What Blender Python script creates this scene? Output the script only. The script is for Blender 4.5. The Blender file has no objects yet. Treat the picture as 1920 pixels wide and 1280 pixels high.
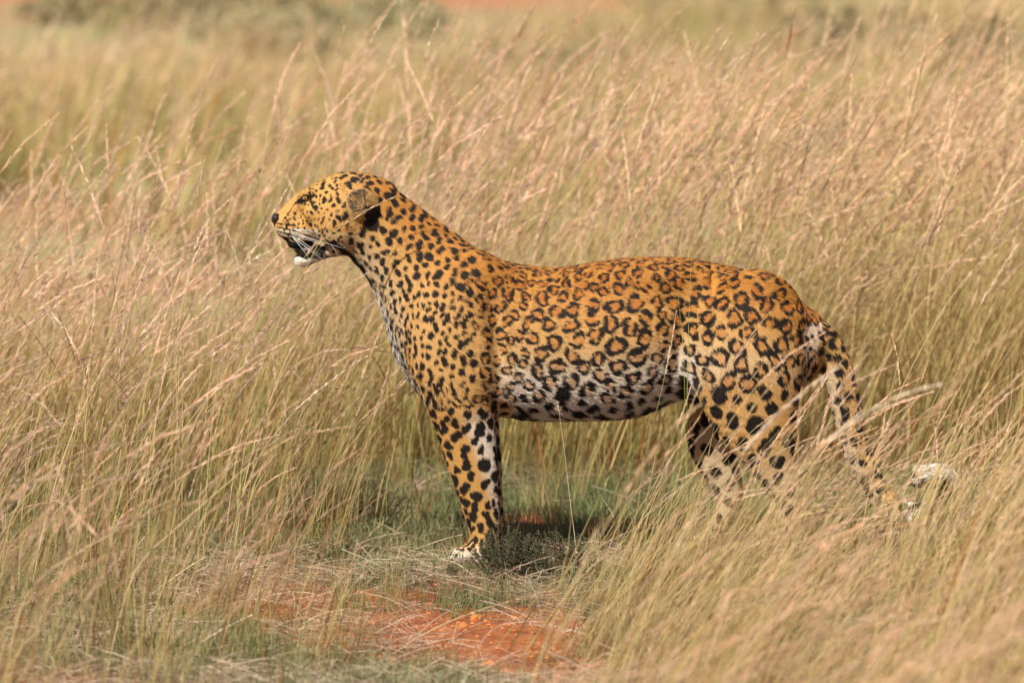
import bpy, math, time
import numpy as np
from mathutils import Vector, Matrix
from mathutils.kdtree import KDTree
T0 = time.time()
rng = np.random.default_rng(7)
SC = bpy.context.scene
COL = SC.collection

# ------------------------------------------------------------------ camera, sky, sun, exposure
PITCH = math.radians(6.0)
DIST = 15.0
LOOK = np.array([0.0, 0.0, 0.5])
CAM = LOOK + DIST * np.array([0.0, -math.cos(PITCH), math.sin(PITCH)])
PPM = 850.0                                   # photograph pixels per metre at the leopard
cd = bpy.data.cameras.new('camera')
cam = bpy.data.objects.new('camera', cd); COL.objects.link(cam)
cam.location = CAM; cam.rotation_euler = (math.pi / 2 - PITCH, 0, 0)
cd.sensor_width = 36.0; cd.lens = 36.0 * DIST / (1920 / PPM)
cd.clip_start = 0.1; cd.clip_end = 3000
cd.dof.use_dof = True; cd.dof.focus_distance = DIST - 0.3; cd.dof.aperture_fstop = cd.lens / 60.0
cd.dof.aperture_blades = 9
SC.camera = cam

SUN_EL, SUN_AZ = math.radians(47), math.radians(-28)     # az: from straight behind the camera, negative = camera left
sun_dir = np.array([math.sin(SUN_AZ) * math.cos(SUN_EL), -math.cos(SUN_AZ) * math.cos(SUN_EL), math.sin(SUN_EL)])
W = bpy.data.worlds.new("World"); SC.world = W; W.use_nodes = True
nt = W.node_tree; nt.nodes.clear()
sky = nt.nodes.new('ShaderNodeTexSky'); sky.sky_type = 'NISHITA'; sky.sun_disc = False
sky.sun_elevation = SUN_EL; sky.sun_rotation = math.atan2(sun_dir[0], sun_dir[1]); sky.altitude = 1500
bg = nt.nodes.new('ShaderNodeBackground'); bg.inputs[1].default_value = 0.05
wo = nt.nodes.new('ShaderNodeOutputWorld')
nt.links.new(sky.outputs[0], bg.inputs[0]); nt.links.new(bg.outputs[0], wo.inputs[0])
sd = bpy.data.lights.new('sun', 'SUN'); sd.energy = 5.0; sd.angle = math.radians(0.53); sd.color = (1.0, 0.93, 0.80)
so = bpy.data.objects.new('sun', sd); COL.objects.link(so)
so.rotation_euler = Vector(sun_dir).to_track_quat('Z', 'Y').to_euler()
SC.view_settings.view_transform = 'Standard'; SC.view_settings.look = 'None'
SC.view_settings.gamma = 1.0; SC.view_settings.use_curve_mapping = False
SC.view_settings.exposure = 0.48
SC.render.engine = 'CYCLES'
SC.cycles.max_bounces = 6; SC.cycles.diffuse_bounces = 3; SC.cycles.glossy_bounces = 2
SC.cycles.transmission_bounces = 3; SC.cycles.transparent_max_bounces = 4
SC.cycles.use_denoising = True

def P(px, py, y=0.0):
    """world point on the plane y = const that the photograph shows at pixel px, py"""
    a = (px - 960) / PPM / DIST; b = -(py - 640) / PPM / DIST
    d = np.array([a, math.cos(PITCH) + b * math.sin(PITCH), -math.sin(PITCH) + b * math.cos(PITCH)])
    t = (y - CAM[1]) / d[1]
    return CAM + d * t

# ------------------------------------------------------------------ helpers
def tag(o, label=None, cat=None, group=None, kind=None):
    if label: o['label'] = label
    if cat: o['category'] = cat
    if group: o['group'] = group
    if kind: o['kind'] = kind
    return o

def link_mesh(name, me, parent=None):
    o = bpy.data.objects.new(name, me); COL.objects.link(o)
    if parent is not None: o.parent = parent
    return o

def mesh_from(name, V, F, mats=(), mi=None, smooth=True, attrs=None):
    """V (n,3), F (m,k) one face size k"""
    V = np.asarray(V, np.float32); F = np.asarray(F, np.int32)
    me = bpy.data.meshes.new(name); m, k = F.shape
    me.vertices.add(len(V)); me.vertices.foreach_set('co', V.ravel())
    me.loops.add(m * k); me.loops.foreach_set('vertex_index', F.ravel())
    me.polygons.add(m)
    me.polygons.foreach_set('loop_start', np.arange(0, m * k, k, dtype=np.int32))
    for mt in mats: me.materials.append(mt)
    if mi is not None: me.polygons.foreach_set('material_index', np.asarray(mi, np.int32))
    me.polygons.foreach_set('use_smooth', np.full(m, smooth))
    me.update(calc_edges=True); me.validate()
    for nm, (typ, arr) in (attrs or {}).items():
        a = me.attributes.new(nm, typ, 'POINT')
        a.data.foreach_set('color' if typ == 'FLOAT_COLOR' else 'vector' if typ == 'FLOAT_VECTOR' else 'value', np.asarray(arr, np.float32).ravel())
    return me

def empty(name, loc):
    o = bpy.data.objects.new(name, None); COL.objects.link(o); o.location = loc
    o.empty_display_size = 0.05
    return o

class NT:
    def __init__(s, name):
        s.m = bpy.data.materials.new(name); s.m.use_nodes = True; s.t = s.m.node_tree; s.t.nodes.clear()
        s.out = s.n('ShaderNodeOutputMaterial')
    def n(s, typ, **kw):
        nd = s.t.nodes.new(typ)
        for k, v in kw.items(): setattr(nd, k, v)
        return nd
    def l(s, a, b): s.t.links.new(a, b)
    def attr(s, name, typ='GEOMETRY'):
        return s.n('ShaderNodeAttribute', attribute_name=name, attribute_type=typ)
    def noise(s, scale, detail=3, vec=None, rough=0.6):
        nd = s.n('ShaderNodeTexNoise'); nd.inputs['Scale'].default_value = scale
        nd.inputs['Detail'].default_value = detail; nd.inputs['Roughness'].default_value = rough
        if vec is not None: s.l(vec, nd.inputs['Vector'])
        return nd
    def ramp(s, fac, stops, interp='LINEAR'):
        r = s.n('ShaderNodeValToRGB'); r.color_ramp.interpolation = interp
        e = r.color_ramp.elements
        while len(e) < len(stops): e.new(0.5)
        for i, (p, c) in enumerate(stops):
            e[i].position = p; e[i].color = (*c, 1)
        s.l(fac, r.inputs[0]); return r
    def mix(s, fac, a, b, blend='MIX'):
        m = s.n('ShaderNodeMix', data_type='RGBA', blend_type=blend)
        for sock, v in ((m.inputs[0], fac), (m.inputs[6], a), (m.inputs[7], b)):
            if isinstance(v, (int, float)): sock.default_value = v
            elif isinstance(v, tuple): sock.default_value = (*v, 1)
            else: s.l(v, sock)
        return m.outputs[2]
    def math(s, op, a, b=None):
        m = s.n('ShaderNodeMath', operation=op)
        for sock, v in zip(m.inputs, (a, b)):
            if v is None: continue
            if isinstance(v, (int, float)): sock.default_value = v
            else: s.l(v, sock)
        return m.outputs[0]

def ribbons(pts, wid, side):
    """pts (B,N,3), wid (B,N), side (B,3) -> V, F(quads), s (fraction along, per vertex)"""
    B, N, _ = pts.shape
    sv = side[:, None, :] * wid[..., None] * 0.5
    V = np.stack([pts - sv, pts + sv], axis=2).reshape(-1, 3)
    b = np.arange(B)[:, None] * (2 * N); i = np.arange(N - 1)[None, :] * 2
    q = (b + i)
    F = np.stack([q, q + 1, q + 3, q + 2], axis=-1).reshape(-1, 4)
    s = np.broadcast_to(np.linspace(0, 1, N)[None, :, None], (B, N, 2)).reshape(-1)
    return V, F, s

def unit(v): return v / (np.linalg.norm(v, axis=-1, keepdims=True) + 1e-12)

# ------------------------------------------------------------------ ground height
def vnoise(x, y, seed=0, n=5, base=1.0):
    r = np.random.default_rng(seed); out = np.zeros_like(np.asarray(x, float))
    for k in range(n):
        f = base * 1.9 ** k
        for _ in range(3):
            a = r.uniform(0, 2 * np.pi); ph = r.uniform(0, 6.28)
            out += np.sin(f * (np.cos(a) * x + np.sin(a) * y) + ph) / (1.7 ** k)
    return out / 3.5

def gz(x, y):
    x = np.asarray(x, float); y = np.asarray(y, float)
    r = np.hypot(x, y)
    amp = 0.008 + 0.02 * np.clip((r - 2) / 10, 0, 1)
    return amp * vnoise(x, y, 3, 5, 2.2) - 0.004
# ------------------------------------------------------------------ ground: one sheet, fine near the animal, out to the horizon
def axis(lo, hi, fine_lo, fine_hi, step, grow=1.16):
    a = list(np.arange(fine_lo, fine_hi + step, step)); s = step
    while a[-1] < hi: s *= grow; a.append(a[-1] + s)
    s = step
    while a[0] > lo: s *= grow; a.insert(0, a[0] - s)
    return np.array(a)
gx = axis(-1500, 1500, -2.2, 3.0, .02); gy = axis(-300, 2500, -2.4, 1.8, .02)
GX, GY = np.meshgrid(gx, gy, indexing='ij')
near = np.exp(-((GX / 4) ** 2 + (GY / 4) ** 2))
GZ = gz(GX, GY) + near * .0022 * vnoise(GX, GY, 77, 4, 60)
iv = np.arange(GX.size).reshape(GX.shape)
GF = np.stack([iv[:-1, :-1], iv[1:, :-1], iv[1:, 1:], iv[:-1, 1:]], -1).reshape(-1, 4)
def ground_mat():
    m = NT('red_soil'); tc = m.n('ShaderNodeTexCoord'); o = tc.outputs['Object']
    n1 = m.noise(9, 6, o, .65); n2 = m.noise(70, 5, o, .7); n3 = m.noise(.35, 4, o)
    soil = m.ramp(n1.outputs['Fac'], [(.25, (.16, .06, .03)), (.5, (.33, .115, .048)), (.75, (.44, .19, .09))])
    crumbs = m.ramp(n2.outputs['Fac'], [(.35, (.22, .16, .12)), (.5, (.5, .5, .5)), (.68, (.78, .68, .60))])
    c = m.mix(.6, soil.outputs[0], crumbs.outputs[0], 'OVERLAY')
    far = m.ramp(n3.outputs['Fac'], [(.36, (.40, .22, .12)), (.52, (.36, .30, .15)), (.66, (.28, .29, .14))])
    sx = m.n('ShaderNodeSeparateXYZ'); m.l(o, sx.inputs[0])
    f = m.math('MULTIPLY', m.math('SUBTRACT', sx.outputs[1], 2.5), .4); cl = m.n('ShaderNodeClamp'); m.l(f, cl.inputs[0])
    c = m.mix(cl.outputs[0], c, far.outputs[0])
    red = m.math('MULTIPLY', m.math('SUBTRACT', m.math('ADD', sx.outputs[1], m.math('MULTIPLY', n3.outputs['Fac'], 4.0)), 23.6), .7); cr = m.n('ShaderNodeClamp'); m.l(red, cr.inputs[0])
    rx = m.n('ShaderNodeClamp'); m.l(m.math('SUBTRACT', 1.6, sx.outputs[0]), rx.inputs[0])
    c = m.mix(m.math('MULTIPLY', cr.outputs[0], rx.outputs[0]), c, (.46, .20, .11))
    b = m.n('ShaderNodeBsdfPrincipled'); b.inputs['Roughness'].default_value = .95; b.inputs['Specular IOR Level'].default_value = .1
    m.l(c, b.inputs['Base Color'])
    bp = m.n('ShaderNodeBump'); bp.inputs['Strength'].default_value = .6; bp.inputs['Distance'].default_value = .006
    m.l(n2.outputs['Fac'], bp.inputs['Height']); m.l(bp.outputs[0], b.inputs['Normal'])
    m.l(b.outputs[0], m.out.inputs[0]); return m.m
ground = link_mesh('ground', mesh_from('ground', np.stack([GX, GY, GZ], -1).reshape(-1, 3), GF, [ground_mat()]))
tag(ground, 'red earth ground of the savanna under the grass', 'ground', kind='structure')
def sstep(a, b, x):
    t = np.clip((x - a) / (b - a), 0, 1); return t * t * (3 - 2 * t)

# ------------------------------------------------------------------ leopard
import openvdb
VX = 0.003
LO = np.array([-0.60, -0.21, -0.03]); HI = np.array([1.06, 0.21, 0.92])
NG = np.ceil((HI - LO) / VX).astype(int)
GRID = np.full(NG, 0.05, np.float32)
AX = [(LO[i] + VX * np.arange(NG[i])).astype(np.float32) for i in range(3)]

def sub(lo, hi):
    a = np.clip(((lo - LO) / VX).astype(int), 0, NG); b = np.clip(((hi - LO) / VX).astype(int) + 2, 0, NG)
    return tuple(slice(a[i], b[i]) for i in range(3))

def smin(a, b, k):
    h = np.clip(0.5 + 0.5 * (b - a) / k, 0, 1)
    return b * (1 - h) + a * h - k * h * (1 - h)

def cat_rom(K, m):
    K = np.asarray(K, float); n = len(K); out = []
    for i in range(n - 1):
        p0 = K[max(i - 1, 0)]; p1 = K[i]; p2 = K[i + 1]; p3 = K[min(i + 2, n - 1)]
        for t in np.linspace(0, 1, m, endpoint=False):
            out.append(0.5 * ((2 * p1) + (-p0 + p2) * t + (2 * p0 - 5 * p1 + 4 * p2 - p3) * t * t + (-p0 + 3 * p1 - 3 * p2 + p3) * t ** 3))
    out.append(K[-1]); return np.array(out)

def add_field(lo, hi, fn, k):
    sl = sub(lo, hi)
    X = AX[0][sl[0]][:, None, None]; Y = AX[1][sl[1]][None, :, None]; Z = AX[2][sl[2]][None, None, :]
    d = fn(X, Y, Z)
    GRID[sl] = smin(GRID[sl], d, k)

def loft(keys, k=0.02, m=5, cap=0.7, flip=False):
    """keys: (edge pixel a, edge pixel b, half width, lateral y); sections are ellipses"""
    K = []
    for (ax, ay), (bx, by), w, yc in keys:
        a = P(ax, ay, yc); b = P(bx, by, yc); K.append([*a, *b, w])
    K = cat_rom(K, m)
    C = (K[:, :3] + K[:, 3:6]) / 2; N = (K[:, :3] - K[:, 3:6]) / 2
    rn = np.linalg.norm(N, axis=1); N /= rn[:, None]; ry = K[:, 6]
    lo = C.min(0) - rn.max() - 0.04; hi = C.max(0) + rn.max() + 0.04
    lo[1] = C[:, 1].min() - ry.max() - 0.04; hi[1] = C[:, 1].max() + ry.max() + 0.04
    sl = sub(lo, hi)
    loc = np.full([s.stop - s.start for s in sl], 0.05, np.float32)
    off = [s.start for s in sl]
    for i in range(len(C) - 1):
        A, B = C[i], C[i + 1]; Tm = B - A
        n = N[i] + N[i + 1]; n /= np.linalg.norm(n)
        M = np.array([n[2], 0, -n[0]])
        if M @ Tm < 0: M = -M
        R = max(rn[i], rn[i + 1]); Ry = max(ry[i], ry[i + 1])
        l2 = np.minimum(A, B) - R - 0.03; h2 = np.maximum(A, B) + R + 0.03
        l2[1] = min(A[1], B[1]) - Ry - 0.03; h2[1] = max(A[1], B[1]) + Ry + 0.03
        s2 = sub(l2, h2)
        if any(s.stop <= s.start for s in s2): continue
        X = AX[0][s2[0]][:, None, None]; Y = AX[1][s2[1]][None, :, None]; Z = AX[2][s2[2]][None, None, :]
        den = M @ Tm + 1e-6
        al = ((X - A[0]) * M[0] + (Z - A[2]) * M[2])
        t = np.clip(al / den, 0, 1)
        a_ = al - t * den
        qn = (X - A[0] - t * Tm[0]) * n[0] + (Z - A[2] - t * Tm[2]) * n[2]
        qy = Y - A[1] - t * Tm[1]
        r1 = rn[i] * (1 - t) + rn[i + 1] * t; r2 = ry[i] * (1 - t) + ry[i + 1] * t
        mn = np.minimum(r1, r2)
        d = (np.sqrt((qn / r1) ** 2 + (qy / r2) ** 2 + (a_ / (mn * cap)) ** 2) - 1) * mn
        ls = tuple(slice(s2[j].start - off[j], s2[j].stop - off[j]) for j in range(3))
        loc[ls] = np.minimum(loc[ls], d)
    GRID[sl] = smin(GRID[sl], loc, k)

def ell(px, py, y, rx, ry, rz, k=0.015, rot=0.0, cut=False):
    c = P(px, py, y); R = max(rx, rz) + 0.04
    ca, sa = math.cos(rot), math.sin(rot)
    sl = sub(c - [R, ry + 0.04, R], c + [R, ry + 0.04, R])
    X = AX[0][sl[0]][:, None, None] - c[0]; Y = AX[1][sl[1]][None, :, None] - c[1]; Z = AX[2][sl[2]][None, None, :] - c[2]
    u = X * ca + Z * sa; v = -X * sa + Z * ca
    d = (np.sqrt((u / rx) ** 2 + (Y / ry) ** 2 + (v / rz) ** 2) - 1) * min(rx, ry, rz)
    if cut: GRID[sl] = -smin(-GRID[sl], d, k)
    else: GRID[sl] = smin(GRID[sl], d, k)

# trunk and neck
loft([((722, 340), (652, 474), .068, 0), ((770, 376), (686, 512), .072, 0), ((815, 409), (714, 560), .082, 0),
      ((862, 444), (738, 625), .10, 0), ((908, 476), (765, 700), .118, 0), ((950, 491), (830, 768), .118, 0),
      ((1022, 502), (965, 783), .137, 0), ((1100, 501), (1080, 785), .145, 0), ((1192, 492), (1172, 780), .145, 0),
      ((1255, 488), (1235, 758), .118, 0), ((1300, 488), (1280, 746), .108, 0), ((1380, 502), (1335, 748), .112, 0), ((1452, 532), (1380, 755), .112, 0),
      ((1520, 582), (1440, 735), .095, 0), ((1552, 628), (1490, 702), .06, 0)], k=.01, m=6)
# scapula tips and shoulder muscle, thigh muscle, hip bone
ell(900, 530, -.075, .05, .03, .06, .05, .5); ell(900, 530, .075, .05, .03, .06, .05, .5)
for sg in (-1, 1):
    ell(858, 650, sg * .104, .062, .036, .125, .025, -.12)
    ell(885, 690, sg * .112, .035, .026, .07, .02, -.1)
    ell(840, 585, sg * .085, .06, .035, .07, .04)
    ell(1405, 645, sg * .096, .092, .045, .14, .022, .15)
    ell(1190, 520, sg * .05, .12, .05, .035, .04, .03)
    ell(932, 640, sg * .155, .016, .040, .10, .02, .12, cut=True)
    ell(1282, 640, sg * .150, .018, .044, .12, .022, -.1, cut=True)
    ell(1440, 560, sg * .07, .07, .04, .05, .04, -.5)
# front legs: near and far
def front(y, dx, dz=0):
    q = lambda a, b: ((a[0] + dx, a[1] + dz), (b[0] + dx, b[1] + dz))
    loft([(*q((832, 520), (915, 515)), .03, y * .75), (*q((788, 600), (912, 596)), .045, y), (*q((774, 680), (918, 680)), .055, y * 1.05),
          (*q((800, 755), (922, 752)), .052, y * 1.05), (*q((820, 815), (928, 808)), .045, y), (*q((838, 870), (932, 862)), .038, y),
          (*q((858, 930), (934, 925)), .032, y), (*q((874, 975), (936, 970)), .030, y), (*q((882, 1010), (936, 1010)), .032, y),
          (*q((872, 1035), (934, 1040)), .036, y)], k=.03, m=4)
    paw(895 + dx, 1035 + dz, y)
def paw(px, py, y):
    ell(px, py - 1, y, .036, .038, .024, .012, 0)
    for j, (oy, ox) in enumerate(((-.033, -20), (-.012, -30), (.012, -30), (.033, -21))):
        ell(px + ox, py + 6, y + oy, .022, .0135, .0195, .006, .25)
        ell(px + ox - 12, py + 9, y + oy, .013, .012, .0150, .005, .1)
front(-.085, 0); front(.085, 8, -2)
# hind legs
y = -.09
loft([((1330, 590), (1490, 600), .05, y * .9), ((1303, 670), (1497, 680), .062, y), ((1315, 750), (1495, 755), .058, y),
      ((1345, 810), (1492, 825), .046, y), ((1392, 860), (1490, 880), .034, y), ((1428, 910), (1502, 915), .026, y),
      ((1450, 940), (1505, 948), .023, y), ((1448, 985), (1495, 985), .022, y), ((1430, 1030), (1482, 1035), .027, y)], k=.03, m=4)
paw(1440, 1040, y)
y = .09
loft([((1310, 640), (1440, 660), .05, y), ((1286, 720), (1420, 750), .055, y), ((1284, 790), (1400, 810), .045, y),
      ((1295, 850), (1385, 865), .032, y), ((1325, 900), (1392, 900), .025, y), ((1345, 935), (1392, 940), .022, y),
      ((1335, 975), (1380, 978), .022, y), ((1310, 1010), (1360, 1015), .027, y)], k=.03, m=4)
paw(1322, 1020, y)
# tail
TAIL = [(1500, 610, 34, 0), (1545, 645, 31, -.005), (1573, 705, 28, -.01), (1589, 775, 26, -.015), (1608, 850, 24, -.02), (1642, 915, 23, -.03),
        (1690, 960, 24, -.06), (1742, 966, 25, -.10), (1782, 935, 25, -.14), (1768, 896, 24, -.17), (1722, 893, 20, -.19)]
tk = []
for i, (x_, y_, r_, w_) in enumerate(TAIL):
    a = TAIL[max(i - 1, 0)]; b = TAIL[min(i + 1, len(TAIL) - 1)]
    dx, dy = b[0] - a[0], b[1] - a[1]; L_ = math.hypot(dx, dy); nx, ny = dy / L_, -dx / L_
    tk.append(((x_ + nx * r_, y_ + ny * r_), (x_ - nx * r_, y_ - ny * r_), r_ / PPM, w_))
loft(tk, k=.012, m=6)
# head
loft([((735, 348), (668, 484), .066, 0), ((700, 329), (652, 474), .074, 0), ((664, 322), (638, 468), .079, 0), ((626, 327), (615, 456), .074, 0),
      ((592, 343), (592, 452), .060, 0), ((562, 361), (570, 462), .044, 0), ((543, 377), (552, 460), .037, 0),
      ((530, 391), (538, 450), .034, 0), ((522, 397), (528, 442), .028, 0), ((517, 402), (523, 430), .018, 0)], k=.012, m=5, cap=.5)
for sg in (-1, 1):
    ell(546, 432, sg * .026, .026, .019, .021, .010, .35)      # whisker pad
    ell(628, 420, sg * .052, .045, .028, .048, .02)            # cheek
    ell(578, 360, sg * .040, .022, .012, .009, .014, .45)       # brow
    ell(592, 396, sg * .050, .035, .018, .016, .012, .3)      # cheekbone
    ell(555, 452, sg * .024, .021, .013, .015, .006, .5)      # hanging upper lip
    ell(556, 402, sg * .044, .016, .014, .022, .012, .6, cut=True)
    ell(571, 372, sg * .0540, .013, .009, .0055, .004, .30, cut=True)   # eye socket
ell(534, 421, 0, .017, .026, .022, .012, .2)
# lower jaw
loft([((634, 448), (646, 478), .048, 0), ((604, 462), (612, 484), .036, 0), ((582, 472), (588, 493), .028, 0), ((564, 477), (570, 498), .022, 0), ((555, 480), (560, 493), .014, 0)], k=.008, m=5)
# ears: cups opening up and forward
ell(569, 488, 0, .019, .021, .013, .006, -.1)
for sg in (-1, 1):
    ell(680, 384, sg * .066, .034, .030, .037, .010, .35)
    ell(667, 372, sg * .098, .022, .032, .029, .005, .35, cut=True)
g = GRID
for ax in range(3):
    p = g.copy(); p1 = np.roll(g, 1, ax); p2 = np.roll(g, -1, ax); g = 0.5 * p + 0.25 * (p1 + p2)
vg = openvdb.FloatGrid(0.05); vg.copyFromArray(g.astype(np.float32), tolerance=0.0)
bv, bq = vg.convertToQuads(0.0)
bv = np.asarray(bv, np.float64) * VX + LO
bq = np.asarray(bq, np.int64)[:, ::-1]
# keep the largest shell only
lab = np.arange(len(bv))
E = np.concatenate([bq[:, [0, 1]], bq[:, [1, 2]], bq[:, [2, 3]], bq[:, [3, 0]]])
for _ in range(400):
    m_ = np.minimum(lab[E[:, 0]], lab[E[:, 1]]); old = lab.copy()
    np.minimum.at(lab, E[:, 0], m_); np.minimum.at(lab, E[:, 1], m_); lab = lab[lab]
    if (old == lab).all(): break
best = np.bincount(lab).argmax(); keep = lab == best
remap = np.cumsum(keep) - 1
bq = remap[bq[keep[bq].all(1)]]; bv = bv[keep]
# normals
def vnormals(V, Q):
    fn = np.cross(V[Q[:, 2]] - V[Q[:, 0]], V[Q[:, 3]] - V[Q[:, 1]])
    n = np.zeros_like(V)
    for k in range(4):
        for c in range(3): n[:, c] += np.bincount(Q[:, k], fn[:, c], len(V))
    return unit(n)
bn = vnormals(bv, bq)
ctr_test = bv[np.argmax(bv[:, 2])], bn[np.argmax(bv[:, 2])]
if ctr_test[1][2] < 0: bq = bq[:, ::-1]; bn = -bn
print('body verts', len(bv), round(time.time() - T0, 1))

# ---- coat: regions in the animal's own side view, u right v down in units of 1/850 m
U = 960 + PPM * bv[:, 0]; Vv = 640 - PPM * (bv[:, 2] - 0.5) * 0.9945
def sstep(a, b, x): t = np.clip((x - a) / (b - a), 0, 1); return t * t * (3 - 2 * t)
top_x = np.array([500, 514, 540, 562, 592, 626, 664, 700, 735, 770, 815, 862, 908, 950, 1022, 1100, 1192, 1290, 1380, 1452, 1520, 1560])
top_y = np.array([402, 402, 379, 361, 343, 327, 322, 329, 348, 376, 409, 444, 476, 491, 502, 501, 492, 488, 502, 532, 582, 630])
bot_x = np.array([500, 522, 549, 600, 646, 668, 686, 714, 738, 765, 800, 850, 965, 1080, 1172, 1268, 1335, 1560])
bot_y = np.array([430, 430, 455, 490, 478, 484, 512, 560, 625, 700, 760, 775, 783, 785, 780, 748, 750, 760])
ty_, by_ = np.interp(U, top_x, top_y), np.interp(U, bot_x, bot_y)
tail = (U > 1510) & ((U - 1510) * 1.0 + (Vv - 600) * 0.35 > 25) & (U + 0 * Vv > np.interp(Vv, [560, 620, 700, 900], [1555, 1535, 1515, 1520]))
leg_f = (Vv > 745) & (U < 960); leg_h = (Vv > 745) & (U > 1285) & ~tail
head = U < 640 + (Vv - 400) * .1
hfrac = np.clip((Vv - ty_) / (by_ - ty_), 0, 1.2)
# spacing of the marks, and kind: 0 spot, 1 rosette
def spacing(U, Vv, h, tail, legf, legh, head):
    s = np.full(U.shape, 31.0)
    neck = sstep(960, 880, U)
    s = s * (1 - neck) + neck * 19
    s = np.where(U < 780, 17.5, s)
    s = np.where((U < 1000) & (U > 885), 23, s)
    s = np.where((U < 885) & (Vv > 520), 14.5, s)
    s = np.where((U < 885) & (U > 770) & (Vv > 640), 17.5, s)
    s = np.where(head, 10.6, s)
    s = np.where(head & (U < 600), 8.2, s)
    s = np.where((U > 990) & (h > .48), 32, s)
    s = np.where((U > 1000) & (h < .14), 22, s)
    s = np.where((U > 1285) & (Vv > 520), 32, s)
    s = np.where(legf, 24, s); s = np.where(legf & (Vv > 930), 18, s); s = np.where(legf & (Vv > 1000), 12, s)
    s = np.where(legh, 36, s); s = np.where(legh & (Vv > 880), 26, s); s = np.where(legh & (Vv > 1000), 14, s)
    s = np.where(tail, 23, s)
    return s
S = spacing(U, Vv, hfrac, tail, leg_f, leg_h, head) / PPM
order = rng.permutation(len(bv))[:90000]
cen = np.zeros((6000, 3)); crr = np.zeros(6000); cid = []; nc = 0
for i in order:
    p = bv[i]; s = S[i]
    if nc:
        d2 = ((cen[:nc] - p) ** 2).sum(1)
        if (d2 < (np.minimum(crr[:nc], s) * 0.5 + 0.5 * s) ** 2 * 0.78).any(): continue
    cen[nc] = p; crr[nc] = s; cid.append(i); nc += 1
    if nc >= 6000: break
cid = np.array(cid); cen = cen[:nc]
# a few relaxation passes towards the local mean keep the packing even
allkd = KDTree(len(bv))
for i, b in enumerate(bv): allkd.insert(b, i)
allkd.balance()
subi = rng.permutation(len(bv))[:60000]; wS = S[subi] ** -2.0
for _ in range(8):
    ck = KDTree(nc)
    for i, b in enumerate(cen): ck.insert(b, i)
    ck.balance()
    own = np.array([ck.find(bv[i])[1] for i in subi])
    cnt = np.bincount(own, wS, nc) + 1e-9
    mean = np.stack([np.bincount(own, bv[subi, c] * wS, nc) / cnt for c in range(3)], 1)
    mean = np.where((np.bincount(own, minlength=nc) > 4)[:, None], mean, cen)
    cid = np.array([allkd.find(m_)[1] for m_ in mean]); cen = bv[cid]
ck = KDTree(nc)
for i, b in enumerate(cen): ck.insert(b, i)
ck.balance()
gap = np.array([(lambda q: .75 * q[1][2] + .25 * q[2][2])(ck.find_n(c, 4)) for c in cen])
print('marks', nc, round(time.time() - T0, 1))
beads = []; bead_r = []; fills = []; fill_r = []
for j, i in enumerate(cid):
    s = min(gap[j] * 1.04, 1.3 * S[i]); n = bn[i]; u_, v_, h_ = U[i], Vv[i], hfrac[i]
    # u axis along the body, w axis up the flank
    a = np.array([1.0, 0, 0]) - n * n[0]
    if np.linalg.norm(a) < .3: a = np.array([0, 0, 1.0]) - n * n[2]
    a = unit(a); b = np.cross(n, a)
    solid = (head[i] or leg_f[i] or (u_ < 870 and v_ < 640) or (u_ > 960 and h_ > .84) or tail[i] or (leg_h[i] and v_ > 800)
             or (u_ < 800) or (u_ < 900 and rng.random() < .75) or (rng.random() < .04))
    if tail[i] or (leg_h[i] and v_ > 880): solid = True
    if solid:
        big = .45
        if leg_f[i]: big = .46
        if leg_h[i]: big = .48
        if tail[i]: big = .44
        if u_ > 900 and h_ < .8 and not tail[i] and not leg_h[i]: big = .33
        if u_ > 960 and h_ > .84: big = .43
        if head[i]: big = .40
        if (u_ < 885): big = min(big, .42)
        if leg_f[i] and v_ < 1000: big = .47
        r0 = s * big * rng.uniform(.72, 1.12); ang = rng.normal(math.pi / 2, .5); el = rng.uniform(.1, .55)
        if u_ > 1000 and h_ < .1: ang = 0; el = .9; r0 *= .9
        for k in (-1, 1):
            o = k * r0 * el
            beads.append(cen[j] + a * math.cos(ang) * o + b * math.sin(ang) * o + rng.normal(0, r0 * .13, 3)); bead_r.append(r0 * rng.uniform(.72, .98))
    else:
        R = s * rng.uniform(.33, .385); n_b = 9; ph = rng.uniform(0, 6.28)
        stretch = rng.uniform(.92, 1.2); rotr = rng.normal(math.pi / 2, .5)
        gaps = rng.integers(1, 3) if rng.random() < .75 else 0
        gp = [rng.uniform(0, 6.28) for _ in range(gaps)]
        for k in range(n_b * 2):
            th = ph + 2 * math.pi * k / (n_b * 2)
            if any(abs((th - g_ + math.pi) % (2 * math.pi) - math.pi) < rng.uniform(.26, .42) for g_ in gp): continue
            x1, y1 = math.cos(th) * stretch, math.sin(th) / stretch
            x2 = x1 * math.cos(rotr) - y1 * math.sin(rotr); y2 = x1 * math.sin(rotr) + y1 * math.cos(rotr)
            rr = R * (1 + .10 * math.sin(2 * th + ph * 3) + .08 * math.sin(3 * th + ph * 5))
            beads.append(cen[j] + rng.normal(0, s * .02, 3) + (a * x2 + b * y2) * rr); bead_r.append(s * .132 * (1 + .28 * math.sin(2 * th + ph * 7)))
        fills.append(cen[j]); fill_r.append(R)
beads = np.array(beads); bead_r = np.array(bead_r); fills = np.array(fills); fill_r = np.array(fill_r)
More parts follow.
